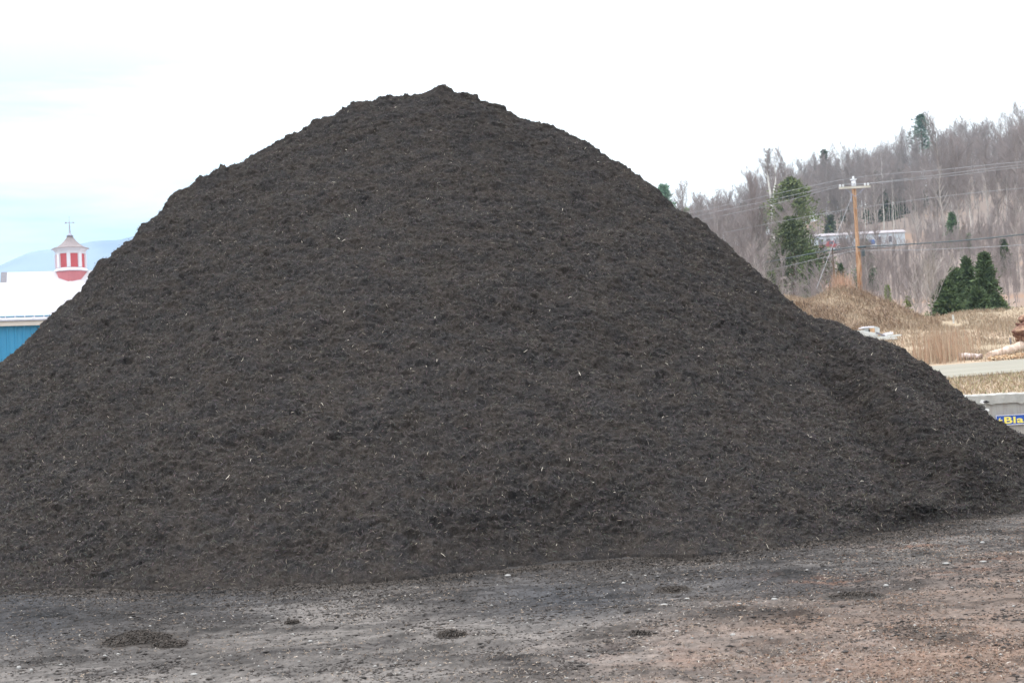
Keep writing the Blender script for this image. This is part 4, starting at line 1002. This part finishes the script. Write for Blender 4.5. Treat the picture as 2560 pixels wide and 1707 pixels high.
# ------------------------------------------------------------ bare trees
def bare_arrays(seed, h=16.0, spread=.32, nb=26, lean=.02, k0=.28, twigs=7, up=(.9, 1.25)):
    r5 = random.Random(seed)
    tv, tf, cv, cf = [], [], [], []
    def prism(v_, f_, a_, b_, ra, rb, n=3):
        t_ = (b_ - a_); 
        if t_.length < 1e-4: return
        t_ = t_.normalized(); s1 = t_.cross(Vector((.3, .9, .1))); s1.normalize(); s2 = t_.cross(s1); b0 = len(v_)
        for (p_, rr_) in ((a_, ra), (b_, rb)):
            for k in range(n):
                an = 2 * math.pi * k / n; v_.append(p_ + (s1 * math.cos(an) + s2 * math.sin(an)) * rr_)
        for k in range(n): f_.append((b0 + k, b0 + (k + 1) % n, b0 + n + (k + 1) % n, b0 + n + k))
    pts = [Vector((0, 0, -.4))]; ns = 9; dx, dy = r5.uniform(-lean, lean), r5.uniform(-lean, lean)
    for i in range(1, ns + 1):
        pts.append(Vector((dx * h * i / ns + r5.uniform(-.02, .02) * h * .4, dy * h * i / ns + r5.uniform(-.02, .02) * h * .4, h * .97 * i / ns)))
    rt = lambda t_: h * .0075 * (1 - t_) ** .8 + .015
    for i in range(ns): prism(tv, tf, pts[i], pts[i + 1], rt(i / ns), rt((i + 1) / ns), 5)
    for b in range(nb):
        t_ = k0 + (1 - k0) * (b + r5.random()) / nb * .97
        i = min(int(t_ * ns), ns - 1); p_ = pts[i].lerp(pts[i + 1], t_ * ns - i)
        az = r5.uniform(0, 6.28); el = r5.uniform(*up); L = h * spread * (1.15 - t_) ** .6 * r5.uniform(.6, 1.15)
        d_ = Vector((math.cos(az) * math.cos(el), math.sin(az) * math.cos(el), math.sin(el)))
        q = p_; rb = rt(t_) * .5 + .012; nseg = 4
        for s_ in range(nseg):
            d_ = (d_ + Vector((r5.uniform(-.2, .2), r5.uniform(-.2, .2), r5.uniform(-.02, .2)))).normalized()
            q2 = q + d_ * L / nseg; prism(tv if s_ < 2 else cv, tf if s_ < 2 else cf, q, q2, rb * (1 - s_ / nseg) + .013, rb * (1 - (s_ + 1) / nseg) + .011)
            for sub in range(3):
                d2 = (d_ + Vector((r5.uniform(-.8, .8), r5.uniform(-.8, .8), r5.uniform(-.2, .7)))).normalized()
                q3 = q2 + d2 * L * r5.uniform(.18, .38); prism(cv, cf, q2, q3, .015, .010)
                for tw in range(twigs):
                    d3 = (d2 + Vector((r5.uniform(-.8, .8), r5.uniform(-.8, .8), r5.uniform(-.2, .8)))).normalized()
                    q4 = q2.lerp(q3, r5.uniform(.3, 1)); prism(cv, cf, q4, q4 + d3 * L * r5.uniform(.12, .32), .010, .005)
            q = q2
    return tv, tf, cv, cf
def bare_meshes(seed, bark='bark', twig='twig', **kw):
    tv, tf, cv, cf = bare_arrays(seed, **kw); ms = []
    for nm, v_, f_, m_ in (('trunk', tv, tf, bark), ('crown', cv, cf, twig)):
        me = raw_mesh(nm, np.array([tuple(v) for v in v_]), np.array([list(f)[:4] for f in f_]), 4); me.materials.append(M[m_]); ms.append(me)
    return ms
protos = [bare_meshes(100 + i, h=16, spread=sp, nb=nb, k0=k0, up=up) for i, (sp, nb, k0, up) in enumerate(
    [(.36, 26, .35, (.8, 1.2)), (.42, 28, .28, (.65, 1.15)), (.32, 24, .45, (.8, 1.25)), (.40, 30, .3, (.7, 1.15)), (.30, 22, .5, (.9, 1.3)), (.46, 28, .3, (.6, 1.1)), (.38, 28, .4, (.7, 1.2))])]
def bare(loc, ms, s, label, group, name='bare_tree', sxy=1.0, rz=None):
    o_ = empty(name, loc, label, 'tree', group, random.uniform(0, 6.28) if rz is None else rz); o_.scale = (s * sxy, s * sxy, s)
    for me, nm in zip(ms, ('trunk', 'crown')):
        c_ = bpy.data.objects.new(nm, me); COL.objects.link(c_); c_.parent = o_
    return o_
r6 = random.Random(77)
LB = 'leafless grey-brown tree in the dense bare woods of the right hillside'
GB = 'bare trees covering the hillside'
cnt = 0
bands = [(.105, .40, 400, 470, 100), (.105, .40, 320, 400, 90), (.12, .40, 215, 320, 60), (.13, .40, 112, 215, 36)]
for (a0, a1, d0, d1, n) in bands:
    for i in range(n):
        a = a0 + (a1 - a0) * (i + r6.random()) / n; D = r6.uniform(d0, d1)
        if .205 < a < .285 and 150 < D < 310: D = r6.uniform(318, 400)
        x_, y_ = a * D, D; s = r6.uniform(.75, 1.25) * (1.0 if D > 200 else .55)
        if .25 < a < .36 and D < 190: s *= .6
        if a < .17: s *= .88
        bare((x_, y_, Tz(x_, y_)), protos[r6.randrange(len(protos))], s, LB, GB, sxy=r6.uniform(.8, 1.1)); cnt += 1
# far wood: everything behind the individual trees, one mass
def forest(name, n, sampler, hs, label, tri_twigs=3, r0=.05, seed=5, colm='twig', cat='woods'):
    V_, F_ = [], []
    base = 0
    protoA = []
    for i in range(4):
        tv, tf, cv, cf = bare_arrays(seed * 50 + i, h=1.0 * 14, nb=16, twigs=tri_twigs, spread=.30, k0=.3)
        vv = np.array([tuple(v) for v in tv + cv]); ff = np.array([list(f) for f in tf] + [[q + len(tv) for q in f] for f in cf]); protoA.append((vv, ff))
    for i in range(n):
        x_, y_ = sampler(); s = hs * r6.uniform(.7, 1.3) / 14; vv, ff = protoA[r6.randrange(4)]
        an = r6.uniform(0, 6.28); c_, s_ = math.cos(an), math.sin(an)
        rot = np.array([[c_, -s_, 0], [s_, c_, 0], [0, 0, 1]])
        V_.append((vv * s) @ rot.T + np.array([x_, y_, Tz(x_, y_)])); F_.append(ff + base); base += len(vv)
    tag(link(name, raw_mesh(name, np.concatenate(V_), np.concatenate(F_), 4), M[colm]), label, cat, kind='stuff')
def smp(a0, a1, d0, d1):
    def f():
        while True:
            a = r6.uniform(a0, a1); D = r6.uniform(d0, d1)
            if .20 < a < .29 and 160 < D < 304 and r6.random() > .12: continue
            return a * D, D
    return f
forest('distant_woods', 600, smp(-.03, .46, 330, 500), 13, 'far mass of thin leafless trees filling the hilltop woods', 4, seed=5)
forest('underbrush', 900, smp(.07, .44, 112, 330), 4.2, 'grey-mauve leafless saplings and underbrush on the hillside', 3, seed=6, cat='underbrush')

forest('thicket', 420, smp(.16, .44, 88, 150), 2.4, 'thin grey-mauve leafless brush between the mounds and the wooded hill', 3, seed=7, cat='underbrush')
# white birch with a fork
bD = 240; bb_ = onT(1934, bD)
bt_ = empty('birch_tree', bb_, 'white forked birch rising above the left woods', 'birch')
Bq = lambda px, py: P(px, py, bD) - bb_
fk = MB()
fk.tube([Vector((0, 0, -.5)), Bq(1932, 560), Bq(1930, 510)], [.30, .27, .25], 8)
fk.tube([Bq(1930, 512), Bq(1925, 480), Bq(1921, 455), Bq(1919, 420), Bq(1913, 396)], [.24, .20, .16, .12, .06], 7)
fk.tube([Bq(1930, 510), Bq(1935, 475), Bq(1939, 455), Bq(1938, 430), Bq(1935, 405)], [.2, .16, .13, .1, .05], 7)
fk.tube([Bq(1920, 445), Bq(1912, 438), Bq(1905, 430)], [.08, .06, .04], 5)
fk.build('trunk', M['birch'], bt_, True)
tv, tf, cv, cf = bare_arrays(900, h=6.5, spread=.42, nb=24, k0=.1)
ctop = Bq(1922, 470)
cm = raw_mesh('crown', np.array([tuple(v) for v in cv]) + np.array(ctop), np.array([list(f) for f in cf]), 4)
link('crown', cm, M['twig'], bt_)
# pale trunks standing out
for (px, pt, D, lab) in [(2212, 378, 330, 'pale-trunked tree just right of the pole top'), (2236, 440, 322, 'pale slender tree in front of the dark hemlock stand'), (2430, 470, 300, 'pale thin-trunked tree at the middle right of the hill'), (2383, 440, 310, 'pale tree behind the tall narrow spruce'), (2165, 460, 315, 'pale leaning tree right above the mobile home'), (2520, 430, 300, 'pale trunk near the right edge of the hill')]:
    b_ = onT(px, D); tp = P(px - 6, pt, D); h_ = tp.z - b_.z
    ms = bare_meshes(int(px), bark='birch', h=h_, spread=.2, nb=16, k0=.5, up=(1.0, 1.3), lean=.05)
    bare(b_, ms, 1.0, lab, 'pale-trunked trees on the hillside', 'pale_tree', rz=0)
# pale bush left of the spruces
pbm = bare_meshes(555, bark='bark', twig='bark', h=3.4, spread=.75, nb=18, k0=.05, up=(.9, 1.3), twigs=1)
q = onT(2331, 80); bare(q, pbm, .95, 'white leafless bush left of the spruce cluster', None, 'bare_bush')
pbm2 = bare_meshes(556, bark='bark', h=4, spread=.8, nb=20, k0=.05, up=(.6, 1.2), twigs=2)
for (px, D, s, lab) in [(1895, 105, 1.1, 'spreading leafless bush at the pile edge, lowest'), (1870, 112, 1.2, 'spreading leafless bush behind the lowest one at the pile edge'), (2060, 100, .8, 'thin leafless bush by the guy wire foot'), (2290, 84, .7, 'grey leafless bush between young spruce and pale bush')]:
    bare(onT(px, D), pbm2, s, lab, None, 'bare_bush')
dk = onT(2090, 98); o_ = empty('dead_tree', dk, 'thin dark dead trunk left of the utility pole', 'dead tree')
MB().tube([Vector((0, 0, -.3)), P(2085, 680, 98) - dk, P(2081, 620, 98) - dk], [.10, .085, .05], 6).build('trunk', M['conbark'], o_, True)
MB().tube([P(2084, 665, 98) - dk, P(2078, 650, 98) - dk], [.04, .02], 5).build('branch', M['conbark'], o_)

# ------------------------------------------------------------ buildings on the left
def frame(px, py, D, yaw):
    o_ = P(px, py, D); ex = Vector((math.cos(yaw), math.sin(yaw), 0)); ey = Vector((-math.sin(yaw), math.cos(yaw), 0))
    return o_, ex, ey
yaw = R(20)
O1 = P(0, 797, 55); E1 = O1.z
shed = empty('blue_building', (O1.x, O1.y, 0), 'blue metal-sided building with a low white roof at the left edge', 'building', rz=yaw)
XL, XR, DP = -9.0, 14.0, 7.6
rise = 2.15
wl = MB()
# ribbed siding front
pr = .115; nrib = int((XR - XL) / .3)
vs, fs = [], []
for i in range(nrib):
    x0 = XL + i * .3
    for (dx, dy) in ((0, 0), (.20, 0), (.22, -.03), (.28, -.03)):
        vs += [(x0 + dx, dy, -.2), (x0 + dx, dy, E1 - .30)]
for i in range(len(vs) // 2 - 1): fs.append((2 * i, 2 * i + 2, 2 * i + 3, 2 * i + 1))
wl.add(vs, fs)
wl.box(((XL + XR) / 2, DP, (E1 - .30) / 2), (XR - XL, 2 * DP - .12, E1 - .30))
wl.build('wall', M['blue_wall'], shed)
MB().box(((XL + XR) / 2, -.10, E1 - .215), (XR - XL + .4, .2, .17)).build('fascia', M['cream'], shed)
rf = MB(); th = .06
def roof_plane(mb, x0, x1, y0, z0, y1, z1, th=.06):
    mb.add([(x0, y0, z0), (x1, y0, z0), (x1, y1, z1), (x0, y1, z1), (x0, y0, z0 - th), (x1, y0, z0 - th), (x1, y1, z1 - th), (x0, y1, z1 - th)],
           [(0, 1, 2, 3), (7, 6, 5, 4), (0, 4, 5, 1), (1, 5, 6, 2), (2, 6, 7, 3), (3, 7, 4, 0)])
roof_plane(rf, XL - .3, XR + .3, -.25, E1 - .06, DP, E1 + rise); roof_plane(rf, XL - .3, XR + .3, 2 * DP + .25, E1 - .06, DP + .002, E1 + rise)
sl = (rise + .06) / (DP + .25)
i = XL
while i < XR:
    rf.add([(i, -.25, E1 - .06), (i + .05, -.25, E1 - .06), (i + .05, DP, E1 + rise), (i, DP, E1 + rise), (i, -.25, E1 - .045), (i + .05, -.25, E1 - .045), (i + .05, DP, E1 + rise + .015), (i, DP, E1 + rise + .015)],
           [(4, 5, 6, 7), (0, 4, 7, 3), (1, 2, 6, 5), (0, 1, 5, 4)]); i += .6
rf.build('roof', M['white_roof'], shed)
rl = MB(); rl.tube([Vector((XL, .15, E1 + .085)), Vector((XR, .15, E1 + .085))], .035, 6)
rl.build('snow_rail', M['teal'], shed)
bk = MB(); i = XL + .2
while i < XR: bk.box((i, .08, E1 + .08), (.04, .06, .2)); i += .36
bk.build('rail_bracket', M['white'], shed)

byaw = R(16)
O2 = P(178, 677, 110)      # cupola axis at ridge level
RZ2 = P(178, 677, 110).z
barn = empty('barn', (O2.x, O2.y, 0), 'white-roofed barn with a red and white cupola behind the blue building', 'barn', rz=byaw)
bl = P(4, 690, 108); bxl = (bl.x - O2.x) / math.cos(byaw) + .2
EV = RZ2 - 6.6; WD = 8.0
MB().box(((bxl + 14) / 2 + .2, 0, EV / 2 - .1), (14 - bxl - .6, WD * 2 - 1, EV)).build('wall', M['red2'], barn)
rf = MB(); roof_plane(rf, bxl, 14, -WD, EV, -.001, RZ2, .12); roof_plane(rf, bxl, 14, WD, EV, .001, RZ2, .12)
rf.build('roof', M['barn_roof'], barn)
gb = MB(); gb.add([(bxl + .3, -WD + .5, EV - .15), (bxl + .3, WD - .5, EV - .15), (bxl + .3, 0, RZ2 - .25), (bxl + .5, -WD + .5, EV - .15), (bxl + .5, WD - .5, EV - .15), (bxl + .5, 0, RZ2 - .25)],
    [(0, 2, 1), (3, 4, 5), (0, 1, 4, 3), (1, 2, 5, 4), (2, 0, 3, 5)]); gb.build('gable', M['red2'], barn)
rk = MB(); roof_plane(rk, bxl - .45, bxl - .002, -WD, EV + .02, -.001, RZ2 + .02, .3); rk.build('rake_board', M['darktrim'], barn)
nb_ = empty('neighbour_roofed_shed', (P(-60, 720, 125).x, 125, 0), 'grey-roofed shed just showing left of the barn roof', 'shed')
zz = P(-20, 690, 125).z
MB().box((-4, 5, zz / 2 - 1.2), (11, 8, zz - 2.4)).build('wall', M['darktrim'], nb_)
rf = MB(); roof_plane(rf, -10, 1.7, 0, zz - 2.4, 5, zz - .1, .15); roof_plane(rf, -10, 1.7, 10, zz - 2.4, 5.01, zz - .1, .15); rf.build('roof', M['shingle'], nb_)
nb_.name = 'grey_shed'
# cupola
k1 = 110 / F; R1 = 69 * k1 / 2 / math.cos(R(22.5)) * .985
ph = R(9.2) - byaw
z_a = RZ2; hb = (677 - 630) * k1
cup = MB(); z0c = z_a - .03
cup.lathe([(R1 * 1.11, z0c - .06), (R1 * 1.13, z0c + .02), (R1 * 1.06, z0c + .14), (R1 * .99, z0c + .19)], 8, ph=ph)
cup.lathe([(R1, z0c + .19), (R1, z0c + .22)], 8, ph=ph)
topz = z_a + 54 * k1
cup.lathe([(R1, topz - .40), (R1 * 1.02, topz - .22), (R1 * 1.10, topz - .1), (R1 * 1.2, topz)], 8, ph=ph)
for k in range(8):
    an = ph + 2 * math.pi * k / 8
    c_ = Vector((R1 * .96 * math.cos(an), R1 * .96 * math.sin(an), (z0c + .22 + topz - .4) / 2))
    cup.box(c_, (.18, .27, topz - .4 - z0c - .22), Matrix.Rotation(an, 3, 'Z'))
cupo = cup.build('cupola', M['white'], barn)
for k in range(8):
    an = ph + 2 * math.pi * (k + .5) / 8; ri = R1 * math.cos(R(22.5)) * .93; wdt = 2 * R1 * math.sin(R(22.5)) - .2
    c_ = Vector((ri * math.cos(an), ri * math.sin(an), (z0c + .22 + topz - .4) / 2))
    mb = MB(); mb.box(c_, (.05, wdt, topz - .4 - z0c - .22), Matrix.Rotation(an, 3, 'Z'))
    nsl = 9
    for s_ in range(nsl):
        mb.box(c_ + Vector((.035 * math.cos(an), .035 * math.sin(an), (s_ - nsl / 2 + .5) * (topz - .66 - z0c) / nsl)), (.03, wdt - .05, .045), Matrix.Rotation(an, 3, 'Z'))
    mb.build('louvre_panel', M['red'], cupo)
MB().lathe([(R1 * 1.04, z0c - 1.9), (R1 * 1.05, z0c - .06)], 8, ph=ph).build('cupola_base', M['red2'], barn)
cr = [(R1 * 1.27, 0), (R1 * 1.26, .05), (R1 * 1.02, .14), (R1 * .80, .27), (R1 * .60, .44), (R1 * .43, .63), (R1 * .30, .82), (R1 * .20, .98), (R1 * .20, 1.02)]
MB().lathe([(r_, topz + z_) for r_, z_ in cr], 8, ph=ph).build('cupola_roof', M['shingle'], barn)
tz_ = topz + 1.02
wv = MB(); wv.lathe([(R1 * .26, tz_), (R1 * .12, tz_ + .16), (.08, tz_ + .26), (.05, tz_ + .75), (.02, tz_ + 1.35)], 8)
wv.build('spire', M['metal'], barn, True)
va = MB(); zc_ = tz_ + 1.08
va.tube([Vector((-.28, 0, zc_)), Vector((.30, 0, zc_))], .022, 5); va.tube([Vector((0, -.2, zc_ - .12)), Vector((0, .2, zc_ - .12))], .018, 5)
va.add([(.26, -.01, zc_ - .07), (.40, -.01, zc_), (.26, -.01, zc_ + .07), (.26, .01, zc_ - .07), (.40, .01, zc_), (.26, .01, zc_ + .07)], [(0, 1, 2), (5, 4, 3), (0, 3, 4, 1), (1, 4, 5, 2), (2, 5, 3, 0)])
va.box((-.27, 0, zc_), (.14, .02, .12)); va.tube([Vector((0, 0, tz_ + 1.3)), Vector((0, 0, tz_ + 1.55))], .016, 5)
va.build('weather_vane', M['metal'], barn)

# ------------------------------------------------------------ mountain
MD = 2500.0
MS = [(-1500, 760), (-900, 760), (-500, 745), (-250, 700), (0, 660), (30, 650), (60, 638), (100, 624), (140, 621), (180, 614), (220, 608), (250, 603), (300, 596), (345, 585), (420, 574), (520, 590), (700, 640), (900, 720), (1100, 800), (1400, 880)]
ms_ = np.array([list(P(a_, b_, MD)) for a_, b_ in MS])
nm, nr = 220, 40
mx_ = np.linspace(ms_[0, 0], ms_[-1, 0], nm); mzc = np.interp(mx_, ms_[:, 0], ms_[:, 2]); mzc = mzc + 5 * fbm(mx_ / 60, mx_ * 0, 401, 3)
mt = np.linspace(0, 1, nr)
GXm = np.broadcast_to(mx_, (nr, nm)).copy(); GYm = (MD - 900 + 900 * mt)[:, None] * np.ones((1, nm)); GZm = mt[:, None] ** 1.3 * mzc[None]
GZm += 18 * fbm(GXm / 150, GYm / 150, 411, 4) * (1 - mt[:, None]) * mt[:, None] * 4
back = np.linspace(0, 1, 12)[1:]
GXm = np.concatenate([GXm, np.broadcast_to(mx_, (11, nm))]); GYm = np.concatenate([GYm, (MD + 600 * back)[:, None] * np.ones((1, nm))]); GZm = np.concatenate([GZm, (1 - back[:, None] ** 1.5) * mzc[None]])
Hm = GXm.shape[0]; idx = np.arange(Hm * nm).reshape(Hm, nm)
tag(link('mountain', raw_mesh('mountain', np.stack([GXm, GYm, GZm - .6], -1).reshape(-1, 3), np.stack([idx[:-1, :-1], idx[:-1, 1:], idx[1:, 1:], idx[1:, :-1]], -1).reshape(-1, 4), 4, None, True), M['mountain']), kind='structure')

# ------------------------------------------------------------ haze
hz = MB().box((0, 300, 159.0), (7600, 6600, 320)).build('haze', None)
hm = bpy.data.materials.new('haze'); hm.use_nodes = True; hn_ = hm.node_tree; hn_.nodes.clear()
ho = hn_.nodes.new('ShaderNodeOutputMaterial'); pv_ = hn_.nodes.new('ShaderNodeVolumePrincipled')
pv_.inputs['Color'].default_value = (.66, .86, 1.0, 1); pv_.inputs['Density'].default_value = .00018
hn_.links.new(pv_.outputs[0], ho.inputs['Volume']); hz.data.materials.append(hm)
tag(hz, kind='stuff'); hz['label'] = 'thin pale haze in the air over the whole valley'; hz['category'] = 'haze'
